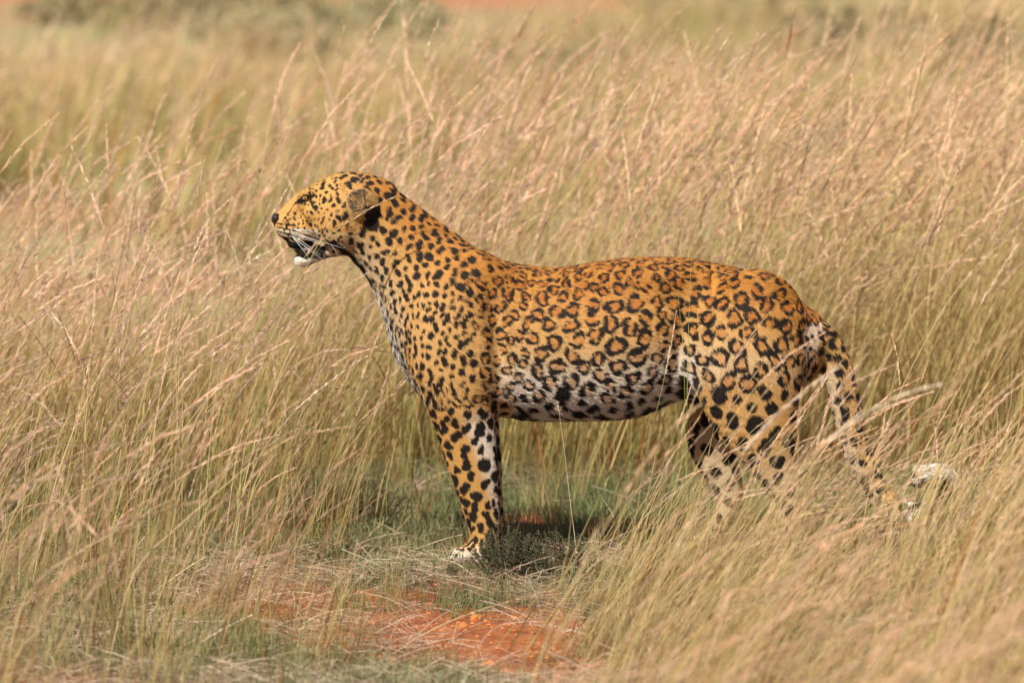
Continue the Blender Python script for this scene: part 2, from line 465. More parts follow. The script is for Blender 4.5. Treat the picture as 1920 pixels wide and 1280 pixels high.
# domain warp so that no mark is a clean circle
def warp(p, f, a, seed):
    r = np.random.default_rng(seed); o = np.zeros_like(p)
    for c in range(3):
        for _ in range(4):
            w = r.normal(0, 1, 3); w = w / np.linalg.norm(w) * f * r.uniform(.6, 1.5); o[:, c] += np.sin(p @ w + r.uniform(0, 6.28))
    return p + o * a / 4
wp = warp(warp(bv, 180, .0042, 1), 520, .0016, 2)
kd = KDTree(len(beads))
for i, b in enumerate(beads): kd.insert(b, i)
kd.balance()
mk = np.full(len(bv), 3.0); 
for i, p in enumerate(wp):
    best = 3.0
    for _, j, d in kd.find_n(p, 5):
        q = d / bead_r[j]
        if q < best: best = q
    mk[i] = best
kf = KDTree(len(fills))
for i, b in enumerate(fills): kf.insert(b, i)
kf.balance()
fl = np.zeros(len(bv))
for i, p in enumerate(wp):
    _, j, d = kf.find(p); fl[i] = d / fill_r[j]
print('coat', round(time.time() - T0, 1))
# ---- ground colour of the coat (albedo)
ORANGE = np.array([.40, .172, .034]); TAN = np.array([.48, .275, .098]); CREAM = np.array([.54, .42, .27]); WHITE = np.array([.74, .68, .60]); GREY = np.array([.42, .38, .34])
def lerp(a, b, t): return a * (1 - t[:, None]) + b * t[:, None]
base = lerp(np.tile(ORANGE, (len(bv), 1)), TAN[None], sstep(.05, .5, hfrac))
base = lerp(base, CREAM[None], sstep(.42, .74, hfrac) * sstep(890, 1010, U))
base = lerp(base, WHITE[None], sstep(.56, .82, hfrac) * sstep(905, 985, U) * (1 - sstep(1320, 1380, U)))
# chest front and throat
base = lerp(base, CREAM[None], sstep(.45, .80, hfrac) * (U < 760) * .6)
base = lerp(base, GREY[None], sstep(.9, 1.0, hfrac) * (U < 830) * (U > 640) * .8)
base = lerp(base, WHITE[None], sstep(738, 724, U - (Vv - 600) * .40) * (Vv > 540) * (U < 860) * .7)
# legs
xr = (U - np.interp(Vv, [745, 830, 930, 1010], [792, 826, 858, 878])) / 85
base = np.where(leg_f[:, None], lerp(np.tile(TAN * [1, .95, .8], (len(bv), 1)), WHITE[None], sstep(.6, 1.0, xr) * .75 * sstep(740, 800, Vv)), base)
base = np.where((leg_f & (Vv > 1000))[:, None], lerp(np.tile(TAN, (len(bv), 1)), WHITE[None], sstep(1005, 1035, Vv)), base)
base = np.where((leg_h)[:, None], lerp(np.tile(TAN, (len(bv), 1)), CREAM[None] * .85, sstep(800, 930, Vv)), base)
base = np.where((U > 1300)[:, None] & ~leg_h[:, None] & ~tail[:, None], lerp(base, TAN[None], sstep(600, 740, Vv)), base)
base = np.where((leg_h | (U > 1285) & (Vv > 600))[:, None] & ~tail[:, None], lerp(base, WHITE[None], sstep(1495, 1515, U) * .5), base)
# insides of the legs pale
inner = (np.abs(bv[:, 1]) < .085) & (Vv > 790) & (bn[:, 1] * np.sign(bv[:, 1]) < -.2) & ~tail
base = lerp(base, CREAM[None] * .9, inner * .7)
tl = sstep(640, 720, Vv)
base = np.where(tail[:, None], lerp(np.tile(TAN, (len(bv), 1)), CREAM[None], tl * .9 * sstep(.15, -.35, bn[:, 0] * .7 + bn[:, 2] * .6) + .05 * tl), base)
tip = tail & (U > 1688)
base = np.where(tip[:, None], WHITE[None], base)
mk = np.where(tip & (Vv < 925) & (U > 1720) & (bn[:, 2] > .1), 3, mk)
mk = np.where(tip & (bn[:, 2] < -.35), .3, mk)
# head
base = np.where((U < 720)[:, None], lerp(base, TAN[None] * [1.02, .98, .85], sstep(720, 640, U) * (Vv < 430)), base)
base = np.where((head & (U < 600) & (Vv > 425))[:, None], CREAM[None], base)
base = np.where((head & (U < 640) & (Vv > 474))[:, None], WHITE[None] * .9, base)
mk = np.where(head & (U < 580) & (Vv < 395) & (U < 560), 3, mk)
mk = np.where(head & (U < 535), 3, mk)
# whisker rows on the pad: dark lines curving back
for k, (v0, sl_) in enumerate(((417, .10), (424, .16), (431, .22), (438, .28))):
    line = np.abs(Vv - (v0 + sl_ * (U - 520) + .0015 * (U - 540) ** 2)) / 1.9
    mk = np.where(head & (U > 521) & (U < 556), np.minimum(mk, line + .45 * np.sin(U * .9 + k) ** 2), mk)
# lips, mouth, eye line
def seg_d(pts):
    d = np.full(len(bv), 1e9)
    for (x1, y1, r1), (x2, y2, r2) in zip(pts[:-1], pts[1:]):
        t = np.clip(((U - x1) * (x2 - x1) + (Vv - y1) * (y2 - y1)) / ((x2 - x1) ** 2 + (y2 - y1) ** 2), 0, 1)
        dd = np.hypot(U - x1 - t * (x2 - x1), Vv - y1 - t * (y2 - y1)) / (r1 * (1 - t) + r2 * t)
        d = np.minimum(d, dd)
    return d
mk = np.where(U < 660, np.minimum(mk, seg_d([(534, 446, 3), (548, 458, 8), (575, 462, 13), (600, 468, 12)])), mk)
mk = np.where(U < 660, np.minimum(mk, seg_d([(553, 476, 4), (575, 474, 9), (598, 474, 9)])), mk)
mk = np.where(U < 640, np.minimum(mk, seg_d([(556, 380, 2), (564, 376, 5.5), (578, 369, 5.5), (592, 363, 2.5)])), mk)
mk = np.where(U < 640, np.minimum(mk, seg_d([(585, 374, 3), (590, 384, 3)])), mk)
mk = np.where((U > 590) & (U < 700), np.minimum(mk, seg_d([(620, 452, 5), (640, 462, 6), (665, 485, 7), (690, 520, 6)]) + .3 * (np.sin(U * .35) > .2)), mk)
mk = np.where((np.abs(bv[:, 1]) > .04), np.minimum(mk, seg_d([(697, 392, 11), (699, 415, 14)])), mk)
nose_r = (U < 531 - (Vv - 402) * .75) & (U < 525) & (Vv < 424) & (Vv > 400)
mk = np.where(nose_r, .2, mk)
# ears: black behind, pale tuft inside
ec = [P(667, 372, s * .098) for s in (-1, 1)]; eo = [P(680, 384, s * .066) for s in (-1, 1)]
de = np.minimum(*[np.sqrt((((bv - c) / [.039, .033, .045]) ** 2).sum(1)) for c in eo])
din = np.minimum(*[np.sqrt((((bv - c) / [.0235, .034, .0305]) ** 2).sum(1)) for c in ec])
ear = (de < 1.02) & (np.abs(bv[:, 1]) > .066)
ear_in = ear & (din < 1.05)
base = np.where(ear[:, None], TAN[None] * .8, base); base = np.where(ear_in[:, None], np.array([.09, .065, .05])[None], base)
mk = np.where(ear, np.where(ear_in, 3, np.where((U > 682) & (Vv > 378), .2, 2.0)), mk)
# darker back line
chin_ = head & (Vv > 484) & (U < 595)
mk = np.where(chin_, 3, mk)
fillm = sstep(1.05, .75, fl) * (U > 860) * (hfrac < .86) * (~tail) * (~leg_f)
jit = rng.normal(0, 1, (len(bv), 1))
coat = lerp(base, base * np.array([.88, .66, .48]) , fillm * .9) * (1 + .04 * jit)
BLACK = np.array([.014, .010, .009])
belly_fade = sstep(.95, 1.05, hfrac) * ((U > 930) & (U < 1300))
dark = sstep(1.12, .90, mk)
vcol = lerp(np.clip(coat, 0, 1), BLACK[None], dark)
def hair_mat():
    m = NT('leopard_fur'); a = m.attr('coat'); b = m.n('ShaderNodeBsdfPrincipled')
    m.l(a.outputs['Color'], b.inputs['Base Color']); b.inputs['Roughness'].default_value = .5
    b.inputs['Specular IOR Level'].default_value = .28
    m.l(b.outputs[0], m.out.inputs[0]); return m.m
def skin_mat():
    m = NT('leopard_coat'); a = m.attr('coat'); b = m.n('ShaderNodeBsdfPrincipled')
    tc = m.n('ShaderNodeTexCoord'); nz = m.noise(600, 2, tc.outputs['Object'])
    c = m.mix(.5, a.outputs['Color'], nz.outputs['Color'], 'OVERLAY')
    m.l(c, b.inputs['Base Color']); b.inputs['Roughness'].default_value = .8
    b.inputs['Specular IOR Level'].default_value = .15
    m.l(b.outputs[0], m.out.inputs[0]); return m.m
leo = empty('leopard', (0, 0, 0))
tag(leo, 'spotted leopard standing in profile, head raised to the left, among tall dry grass', 'leopard')
bme = mesh_from('body', bv, bq, [skin_mat()], attrs={'coat': ('FLOAT_COLOR', np.c_[vcol, np.ones(len(bv))])})
body = link_mesh('body', bme, leo)

# ---- fur: hair curves rooted on the body
def flow(u, v, tail, legs, hd):
    f = np.zeros((len(u), 3)); f[:, 0] = 1; f[:, 2] = -.25
    f[:, 2] = np.where((u > 930) & (u < 1300), -.18 - .9 * sstep(700, 790, v), f[:, 2])
    f[:, 2] = np.where((u < 900) & (u > 640), -.75, f[:, 2])
    f[:, 0] = np.where((u < 860) & (v > 520), .35, f[:, 0]); f[:, 2] = np.where((u < 860) & (v > 520), -1, f[:, 2])
    f[:, 0] = np.where((u > 1330) & (v > 560), .5, f[:, 0]); f[:, 2] = np.where((u > 1330) & (v > 560), -1, f[:, 2])
    f[:, 2] = np.where(hd, .12 - .5 * sstep(420, 460, v), f[:, 2])
    f[legs] = (.15, 0, -1)
    return unit(f)
def sample_surface(n, wgt=None):
    fi = rng.integers(0, len(bq), n); a, b = rng.random(n), rng.random(n)
    Q = bq[fi]; w = np.stack([(1 - a) * (1 - b), a * (1 - b), a * b, (1 - a) * b], 1)
    return Q, w
NH = 420000
Q, w = sample_surface(NH)
kp = ~nose_r[Q[:, 0]]; Q, w = Q[kp], w[kp]; NH = len(Q)
it = lambda arr: np.einsum('nk,nk...->n...', w, arr[Q])
hp = it(bv); hnrm = unit(it(bn)); hu = it(U); hv = it(Vv); hh = it(hfrac)
hm = it(mk) + rng.normal(0, .04, NH)
hcoat = it(np.clip(coat, 0, 1)); Q0 = Q[:, 0]
hcol = lerp(hcoat * (1 + .13 * rng.normal(0, 1, (NH, 1))), BLACK[None], sstep(1.04, .96, hm))
hcol = np.where((ear_in[Q[:, 0]] & (rng.random(NH) < .50))[:, None], TAN[None] * rng.choice([.45, .8, 1.25], (NH, 1)), hcol)
tl0, lg0, hd0, er0, ei0 = tail[Q0], (leg_f | leg_h)[Q0], head[Q0], ear[Q0], ear_in[Q0]
# tail and legs: flow follows the limb
fl_ = flow(hu, hv, tl0, lg0, hd0)
tdir = np.array([[b[0] - a[0], a[1] - b[1]] for a, b in zip(TAIL[:-1], TAIL[1:])], float)
tcx = np.array([(a[0] + b[0]) / 2 for a, b in zip(TAIL[:-1], TAIL[1:])]); tcy = np.array([(a[1] + b[1]) / 2 for a, b in zip(TAIL[:-1], TAIL[1:])])
ti = ((hu[tl0][:, None] - tcx) ** 2 + (hv[tl0][:, None] - tcy) ** 2).argmin(1)
ft = np.zeros((tl0.sum(), 3)); ft[:, 0] = tdir[ti, 0]; ft[:, 2] = tdir[ti, 1]; fl_[tl0] = unit(ft)
ln = np.full(NH, .0085)
ln = np.where((hu > 930) & (hu < 1310), .008 + .013 * sstep(.80, 1.0, hh), ln)
ln = np.where((hu < 840) & (hu > 650), .007 + .010 * sstep(.75, 1.0, hh), ln)
ln = np.where(hd0, .005, ln); ln = np.where(hd0 & (hu < 545), .0035, ln); ln = np.where(lg0, .006, ln); ln = np.where(lg0 & (hv > 990), .006, ln)
ln = np.where(hd0 & (hv > 470) & (hu < 600), .008, ln)
ln = np.where(er0, .009, ln); ln = np.where(ei0, .017, ln); ln = np.where(er0 | ~tl0, ln, .012)
ln *= rng.uniform(.65, 1.15, NH)
# clumps: hairs lean towards shared directions
def sn(p, f, seed):
    r = np.random.default_rng(seed); o = np.zeros(len(p))
    for _ in range(6):
        k = unit(r.normal(0, 1, 3)) * f * r.uniform(.5, 1.6); o += np.sin(p @ k + r.uniform(0, 6.28))
    return o / 2.4
tang = unit(fl_ - hnrm * (fl_ * hnrm).sum(1, keepdims=True))
bit = np.cross(hnrm, tang)
tang = unit(tang + bit * (.28 * sn(hp, 260, 5) + .22 * sn(hp, 700, 8) + rng.normal(0, .16, NH))[:, None])
lift = np.clip(.30 + .10 * sn(hp, 400, 9) + rng.normal(0, .09, NH), .08, .8)
lift = np.where(ei0, .9, lift)
lift = np.where(hd0, lift * .75, lift)
d0 = unit(tang + hnrm * lift[:, None]); d1 = unit(tang + hnrm * (lift * .25)[:, None] + np.array([0, 0, -.10]))
NP = 4; tt = np.linspace(0, 1, NP)
HP = hp[:, None, :] - hnrm[:, None, :] * .0006 + ln[:, None, None] * (tt[None, :, None] * d0[:, None, :] + (tt[None, :, None] ** 2) * .5 * (d1 - d0)[:, None, :])
hc = bpy.data.hair_curves.new('fur'); hc.add_curves([NP] * NH)
hc.points.foreach_set('position', HP.astype(np.float32).ravel())
ra = hc.attributes.get('radius') or hc.attributes.new('radius', 'FLOAT', 'POINT')
rr = np.broadcast_to(np.array([.00042, .00038, .00024, .00004])[None], (NH, NP)) * np.where(hd0, .8, 1.0)[:, None]
ra.data.foreach_set('value', np.ascontiguousarray(rr, np.float32).ravel())
ca = hc.attributes.new('coat', 'FLOAT_COLOR', 'CURVE')
ca.data.foreach_set('color', np.c_[np.clip(hcol, .004, .95), np.ones(NH)].astype(np.float32).ravel())
hc.materials.append(hair_mat())
fur = bpy.data.objects.new('fur', hc); COL.objects.link(fur); fur.parent = leo
print('fur', round(time.time() - T0, 1))

def simple_mat(name, col, rough=.5, spec=.5, var=.15, scale=40, coat=0):
    m = NT(name); b = m.n('ShaderNodeBsdfPrincipled'); tc = m.n('ShaderNodeTexCoord')
    nz = m.noise(scale, 4, tc.outputs['Object'])
    lo = tuple(c * (1 - var) for c in col); hi = tuple(min(1, c * (1 + var)) for c in col)
    r = m.ramp(nz.outputs['Fac'], [(.3, lo), (.7, hi)]); m.l(r.outputs[0], b.inputs['Base Color'])
    b.inputs['Roughness'].default_value = rough; b.inputs['Specular IOR Level'].default_value = spec
    b.inputs['Coat Weight'].default_value = coat
    m.l(b.outputs[0], m.out.inputs[0]); return m.m

import bmesh
def blob(name, cen, rad, mat, parent, rot=0, segs=16, shape=None):
    bm = bmesh.new(); bmesh.ops.create_uvsphere(bm, u_segments=segs, v_segments=segs // 2 + 2, radius=1)
    for v in bm.verts:
        c = np.array(v.co)
        if shape: c = shape(c)
        x, y_, z = c[0] * rad[0], c[1] * rad[1], c[2] * rad[2]
        v.co = (x * math.cos(rot) - z * math.sin(rot), y_, x * math.sin(rot) + z * math.cos(rot))
    me = bpy.data.meshes.new(name); bm.to_mesh(me); bm.free(); me.materials.append(mat)
    for p in me.polygons: p.use_smooth = True
    o = link_mesh(name, me, parent); o.location = cen; return o
def nose_shape(c):
    # wide at the top, narrowing to the lip, flattened in front
    w = 0.45 + 0.55 * np.clip((c[2] + 1) / 1.3, 0, 1)
    return np.array([c[0] * (.8 if c[0] < 0 else 1), c[1] * w, c[2]])
blob('nose', P(517, 409.5, 0), (.0115, .019, .0125), simple_mat('nose_leather', (.03, .018, .016), .42, .5, .3, 300), leo, -.35, 20, nose_shape)
eye_m = NT('leopard_eye'); b_ = eye_m.n('ShaderNodeBsdfPrincipled'); tc_ = eye_m.n('ShaderNodeTexCoord')
mp = eye_m.n('ShaderNodeMapping'); mp.inputs['Scale'].default_value = (1, 0, 1); eye_m.l(tc_.outputs['Object'], mp.inputs[0])
ln_ = eye_m.n('ShaderNodeVectorMath', operation='LENGTH'); eye_m.l(mp.outputs[0], ln_.inputs[0])
rp = eye_m.ramp(eye_m.math('MULTIPLY', ln_.outputs['Value'], 120.0), [(0, (.005, .005, .005)), (.24, (.005, .005, .005)), (.30, (.40, .27, .07)), (.52, (.30, .18, .04)), (.62, (.01, .01, .01))])
eye_m.l(rp.outputs[0], b_.inputs['Base Color']); b_.inputs['Roughness'].default_value = .08
eye_m.l(b_.outputs[0], eye_m.out.inputs[0])
for sg in (-1, 1): blob('eye', P(572, 371.5, sg * .0425), (.0085, .0065, .0060), eye_m.m, leo)
mouth_m = simple_mat('mouth_lining', (.022, .010, .011), .4, .5, .3, 200)
blob('mouth', P(580, 469, 0), (.034, .034, .017), mouth_m, leo, -.1)
tooth_m = simple_mat('tooth_enamel', (.75, .68, .5), .25, .5, .1, 200)

# whiskers, one mesh of thin tapering ribbons each
def tube(path, r0, r1, sides=5):
    path = np.asarray(path, float); n = len(path); tg = unit(np.gradient(path, axis=0))
    ref = np.array([0, 1, 0.0]) if abs(tg[0][1]) < .8 else np.array([1.0, 0, 0])
    a = unit(np.cross(tg, ref)); b = np.cross(tg, a)
    rr = np.linspace(r0, r1, n) if np.isscalar(r0) else np.asarray(r0)
    th = np.arange(sides) * 2 * np.pi / sides
    V = path[:, None] + rr[:, None, None] * (np.cos(th)[None, :, None] * a[:, None] + np.sin(th)[None, :, None] * b[:, None])
    i = np.arange(n - 1)[:, None] * sides; j = np.arange(sides)[None]; j2 = (j + 1) % sides
    F = np.stack([i + j, i + j2, i + sides + j2, i + sides + j], -1).reshape(-1, 4)
    return V.reshape(-1, 3), F
wm = simple_mat('whisker', (.85, .83, .8), .4, .5, .05, 50)
wpx = [((541, 428), (566, 432), (597, 446)), ((540, 432), (566, 440), (604, 457)), ((542, 436), (570, 446), (612, 462)), ((546, 440), (572, 455), (600, 478)),
       ((548, 444), (566, 464), (582, 488)), ((550, 446), (590, 474), (616, 497)), ((544, 430), (580, 430), (622, 440)), ((558, 440), (600, 452), (645, 466)),
       ((612, 448), (622, 458), (632, 476)), ((615, 446), (632, 452), (648, 465))]
for sg in (-1, 1):
    for k, (a, b, c) in enumerate(wpx):
        pa, pb, pc = P(*a, sg * .040), P(*b, sg * .062), P(*c, sg * (.075 + .01 * (k % 3)))
        t = np.linspace(0, 1, 8)[:, None]
        V, F = tube((1 - t) ** 2 * pa + 2 * t * (1 - t) * pb + t * t * pc, .00055, .0001, 4)
        link_mesh('whisker', mesh_from('whisker', V, F, [wm]), leo)

# ------------------------------------------------------------------ grass: tufts as meshes, instanced by geometry nodes
def plant_mat(name, base, tip, hue2, trans=.35, rough=.75, odd=None):
    """blade colour runs from base to tip (attribute s), shifts per plant (tint) towards hue2"""
    m = NT(name)
    s = m.attr('s'); ti = m.attr('tint', 'INSTANCER'); jt = m.attr('j')
    r = m.ramp(s.outputs['Fac'], [(0.0, base), (.45, tuple((a + b) / 2 for a, b in zip(base, tip))), (1.0, tip)])
    c = m.mix(ti.outputs['Fac'], r.outputs[0], hue2)
    if odd:
        st = m.ramp(jt.outputs['Fac'], [(.87, (0, 0, 0)), (.93, (1, 1, 1))]); c = m.mix(st.outputs[0], c, odd)
    v = m.math('ADD', m.math('MULTIPLY', jt.outputs['Fac'], .7), .62)
    cc = m.n('ShaderNodeCombineColor')
    for i in range(3): m.l(v, cc.inputs[i])
    c = m.mix(1.0, c, cc.outputs[0], 'MULTIPLY')
    d = m.n('ShaderNodeBsdfPrincipled'); d.inputs['Roughness'].default_value = rough; d.inputs['Specular IOR Level'].default_value = .25
    t = m.n('ShaderNodeBsdfTranslucent'); mx = m.n('ShaderNodeMixShader'); mx.inputs[0].default_value = trans
    m.l(c, d.inputs['Base Color']); m.l(c, t.inputs['Color'])
    m.l(d.outputs[0], mx.inputs[1]); m.l(t.outputs[0], mx.inputs[2]); m.l(mx.outputs[0], m.out.inputs[0])
    return m.m
STRAW = plant_mat('grass_straw', (.30, .32, .08), (.82, .58, .34), (.60, .50, .20), .45)
LEAF = plant_mat('grass_leaf', (.14, .20, .035), (.74, .56, .26), (.78, .56, .34), .5, odd=(.46, .20, .07))
HEAD = plant_mat('grass_seed_head', (.92, .64, .50), (.97, .77, .61), (.88, .68, .42), .5, odd=(.64, .43, .28))
GREEN = plant_mat('short_grass_green', (.09, .13, .045), (.22, .28, .12), (.46, .38, .22), .35)
DRY = plant_mat('dead_grass', (.48, .36, .27), (.74, .60, .47), (.34, .20, .14), .25)

def curve_set(B, N, length, th0, th1, pw, az, r, droop=None):
    """B stems of N points, angle from vertical going th0 -> th1, azimuth az"""
    s = np.linspace(0, 1, N)[None, :]
    th = th0[:, None] + (th1 - th0)[:, None] * s ** np.asarray(pw)[:, None]
    ds = (length / (N - 1))[:, None]
    dx = np.sin(th) * ds; dz = np.cos(th) * ds
    hx = np.concatenate([np.zeros((B, 1)), np.cumsum(dx[:, :-1], 1)], 1); hz = np.concatenate([np.zeros((B, 1)), np.cumsum(dz[:, :-1], 1)], 1)
    wob = (r.normal(0, .006, (B, 1)) * np.sin(s * r.uniform(3, 8, (B, 1)) + r.uniform(0, 6, (B, 1)))) * s
    a = az[:, None] + wob * 6
    return np.stack([np.cos(a) * hx, np.sin(a) * hx, hz], -1)

class MeshAcc:
    def __init__(s): s.V = []; s.F = []; s.M = []; s.S = []; s.J = []; s.n = 0
    def add(s, V, F, sv, mi, jv):
        s.V.append(V); s.F.append(F + s.n); s.M.append(np.full(len(F), mi)); s.S.append(sv); s.J.append(jv); s.n += len(V)
    def mesh(s, name, mats):
        return mesh_from(name, np.concatenate(s.V), np.concatenate(s.F), mats, np.concatenate(s.M), False,
                         {'s': ('FLOAT', np.concatenate(s.S)), 'j': ('FLOAT', np.concatenate(s.J))})

def tall_tuft(name, seed, n_stem=7, n_leaf=22, h=1.0, lean=(.10, .75), head_len=.17, spread=.07, awns=34, leaf_h=.55, mats=None, awn=.012, ww=1.0):
    r = np.random.default_rng(seed); A = MeshAcc()
    if n_stem:
        B, N = n_stem, 10
        L = h * r.uniform(.72, 1.1, B); az = r.normal(0, .55, B)
        root = np.c_[r.normal(0, spread, (B, 2)), np.zeros(B)]
        p = curve_set(B, N, L, r.normal(lean[0], .10, B), r.normal(lean[1], .30, B), r.uniform(1.3, 2.4, B), az, r) + root[:, None]
        wid = np.linspace(.0026, .0011, N)[None] * r.uniform(.8, 1.25, (B, 1)) * ww
        side = unit(np.c_[r.normal(0, 1, (B, 1)) * 0 + 1, r.normal(0, .5, B), r.normal(0, .1, B)])
        V, F, s = ribbons(p, wid, side); A.add(V, F, s, 0, np.repeat(r.random(B), N * 2))
        # seed heads: a spike of awned spikelets along the last part of each stem
        K = awns
        for b in range(B):
            hl = head_len * r.uniform(.6, 1.25); t0 = 1 - hl / L[b]
            t = np.sort(r.uniform(t0, 1, K)); x = t * (N - 1); i0 = np.minimum(x.astype(int), N - 2); f = (x - i0)[:, None]
            q = p[b][i0] * (1 - f) + p[b][i0 + 1] * f; tg = unit(p[b][i0 + 1] - p[b][i0])
            rd = unit(np.cross(tg, r.normal(0, 1, (K, 3)))); op = r.uniform(.05, .30, (K, 1))
            d = unit(tg + rd * op); al = awn * r.uniform(.6, 1.6, (K, 1)) * (1.25 - (t[:, None] - t0) / (1 - t0 + 1e-6) * .6)
            pts = np.stack([q, q + d * al * .5, q + d * al + np.array([0, 0, -.1]) * al], 1)
            w = np.stack([np.full(K, .0007), np.full(K, .0019), np.full(K, .0003)], 1) * r.uniform(.7, 1.2, (K, 1)) * ww
            V, F, s = ribbons(pts, w, unit(np.cross(d, r.normal(0, 1, (K, 3))))); A.add(V, F, s * .6 + .2, 2, np.full(len(V), r.random()))
    if n_leaf:
        B, N = n_leaf, 7
        L = leaf_h * r.uniform(.45, 1.25, B); az = np.where(r.random(B) < .75, r.normal(0, .8, B), r.uniform(-3.1, 3.1, B))
        root = np.c_[r.normal(0, spread * .9, (B, 2)), np.zeros(B)]
        p = curve_set(B, N, L, r.uniform(.0, .35, B), r.uniform(.5, 1.7, B), r.uniform(1.2, 2.2, B), az, r) + root[:, None]
        wid = np.array([.7, 1, 1, .9, .7, .45, .1])[None] * r.uniform(.0022, .0042, (B, 1)) * ww
        side = unit(np.c_[-np.sin(az) + r.normal(0, .5, B), np.cos(az), r.normal(0, .2, B)])
        V, F, s = ribbons(p, wid, side); A.add(V, F, s, 1, np.repeat(r.random(B), N * 2))
    return A.mesh(name, mats or [STRAW, LEAF, HEAD])

def source_collection(name, meshes):
    c = bpy.data.collections.new(name)
    for i, me in enumerate(meshes):
        o = bpy.data.objects.new('%s_%02d' % (name, i), me); c.objects.link(o)
    return c

def scatter(name, col, pts, rot, scl, idx, tint, label, cat='grass', kind='stuff'):
    n = len(pts); me = bpy.data.meshes.new(name); me.vertices.add(n); me.vertices.foreach_set('co', np.asarray(pts, np.float32).ravel())
    for nm, typ, arr in (('rot', 'FLOAT_VECTOR', rot), ('scl', 'FLOAT_VECTOR', scl), ('idx', 'INT', idx), ('tint', 'FLOAT', tint)):
        a = me.attributes.new(nm, typ, 'POINT')
        a.data.foreach_set('vector' if 'VECTOR' in typ else 'value', np.asarray(arr, np.int32 if typ == 'INT' else np.float32).ravel())
    o = link_mesh(name, me); tag(o, label, cat, kind=kind)
    g = bpy.data.node_groups.new(name + '_nodes', 'GeometryNodeTree')
    g.interface.new_socket('Geometry', in_out='INPUT', socket_type='NodeSocketGeometry')
    g.interface.new_socket('Geometry', in_out='OUTPUT', socket_type='NodeSocketGeometry')
    N = g.nodes.new; Lk = g.links.new
    gi = N('NodeGroupInput'); go = N('NodeGroupOutput'); ip = N('GeometryNodeInstanceOnPoints'); ci = N('GeometryNodeCollectionInfo')
    ci.inputs[0].default_value = col; ci.inputs['Separate Children'].default_value = True; ci.inputs['Reset Children'].default_value = True
    def na(nm, t):
        k = N('GeometryNodeInputNamedAttribute'); k.data_type = t; k.inputs[0].default_value = nm
        return next(s for s in k.outputs if s.enabled and s.name == 'Attribute')
    Lk(gi.outputs[0], ip.inputs['Points']); Lk(ci.outputs[0], ip.inputs['Instance']); ip.inputs['Pick Instance'].default_value = True
    Lk(na('idx', 'INT'), ip.inputs['Instance Index']); Lk(na('scl', 'FLOAT_VECTOR'), ip.inputs['Scale'])
    er = N('FunctionNodeEulerToRotation'); Lk(na('rot', 'FLOAT_VECTOR'), er.inputs[0]); Lk(er.outputs[0], ip.inputs['Rotation'])
    Lk(ip.outputs[0], go.inputs[0])
    md = o.modifiers.new('scatter', 'NODES'); md.node_group = g
    return o

def spread(x0, x1, y0, y1, dens, accept, seed, yaw=.45, tilt=0.0, tiltv=.10, smin_=.8, smax=1.15, nv=8, heightf=None, tintf=None):
    r = np.random.default_rng(seed); n = int((x1 - x0) * (y1 - y0) * dens)
    x = r.uniform(x0, x1, n); y = r.uniform(y0, y1, n); k = r.random(n) < accept(x, y); x, y = x[k], y[k]; n = len(x)
    pts = np.c_[x, y, gz(x, y) - .005]
    hf = heightf(x, y) if heightf else np.ones(n)
    s = r.uniform(smin_, smax, n) * hf
    rot = np.c_[r.normal(0, tiltv, n), (tilt(x, y) if callable(tilt) else tilt) + r.normal(0, tiltv, n), r.normal(0, yaw, n) if yaw < 3 else r.uniform(-3.14, 3.14, n)]
    tint = np.clip((tintf(x, y) if tintf else .2) + r.normal(0, .16, n), 0, 1)
    return pts, rot, np.c_[s ** .5, s ** .5, s] if False else np.c_[s, s, s], r.integers(0, nv, n), tint

FLUFF = source_collection('feather_grass_tuft', [tall_tuft('feather_grass_tuft', 200 + i, n_stem=8, n_leaf=12, h=1.0, lean=(.18, 1.02), head_len=.24, awns=100, awn=.017, ww=1.15, spread=.10) for i in range(10)])
LEAFY = source_collection('leafy_grass_tuft', [tall_tuft('leafy_grass_tuft', 300 + i, n_stem=3, n_leaf=34, h=.75, lean=(.15, .9), leaf_h=.62, ww=1.15) for i in range(8)])
SHORT = source_collection('short_grass_tuft', [tall_tuft('short_grass_tuft', 400 + i, n_stem=0, n_leaf=46, leaf_h=.062, spread=.05, mats=[DRY, GREEN, DRY], ww=.6) for i in range(8)])
def litter(seed):
    r = np.random.default_rng(seed); A = MeshAcc(); B, N = 34, 5
    L = r.uniform(.03, .16, B); az = r.uniform(-3.14, 3.14, B)
    p = curve_set(B, N, L, r.uniform(1.1, 1.5, B), r.uniform(1.3, 1.9, B), np.ones(B), az, r) + np.c_[r.normal(0, .06, (B, 2)), r.uniform(0, .03, B)][:, None]
    V, F, s = ribbons(p, np.linspace(.0022, .0010, N)[None] * r.uniform(.6, 1.4, (B, 1)), unit(r.normal(0, 1, (B, 3)))); A.add(V, F, s, 0, np.repeat(r.random(B), N * 2))
    return A.mesh('dead_grass_litter', [DRY])
LITTER = source_collection('dead_grass_litter', [litter(500 + i) for i in range(8)])

# bare opening in front of and below the animal
def clearing(x, y):
    """1 inside the trodden opening"""
    left = -.40 + .10 * np.sin(y * 3) + np.clip(-y - .2, 0, 3) * .05
    right = np.where(y < -.35, .30 - (y + .35) * -.12, 3.0)
    inx = sstep(left - .12, left + .12, x) * (1 - sstep(right - .15, right + .15, x))
    iny = (1 - sstep(1.05, 1.35, y + .12 * np.sin(x * 5))) * sstep(-2.6, -2.2, y)
    return inx * iny
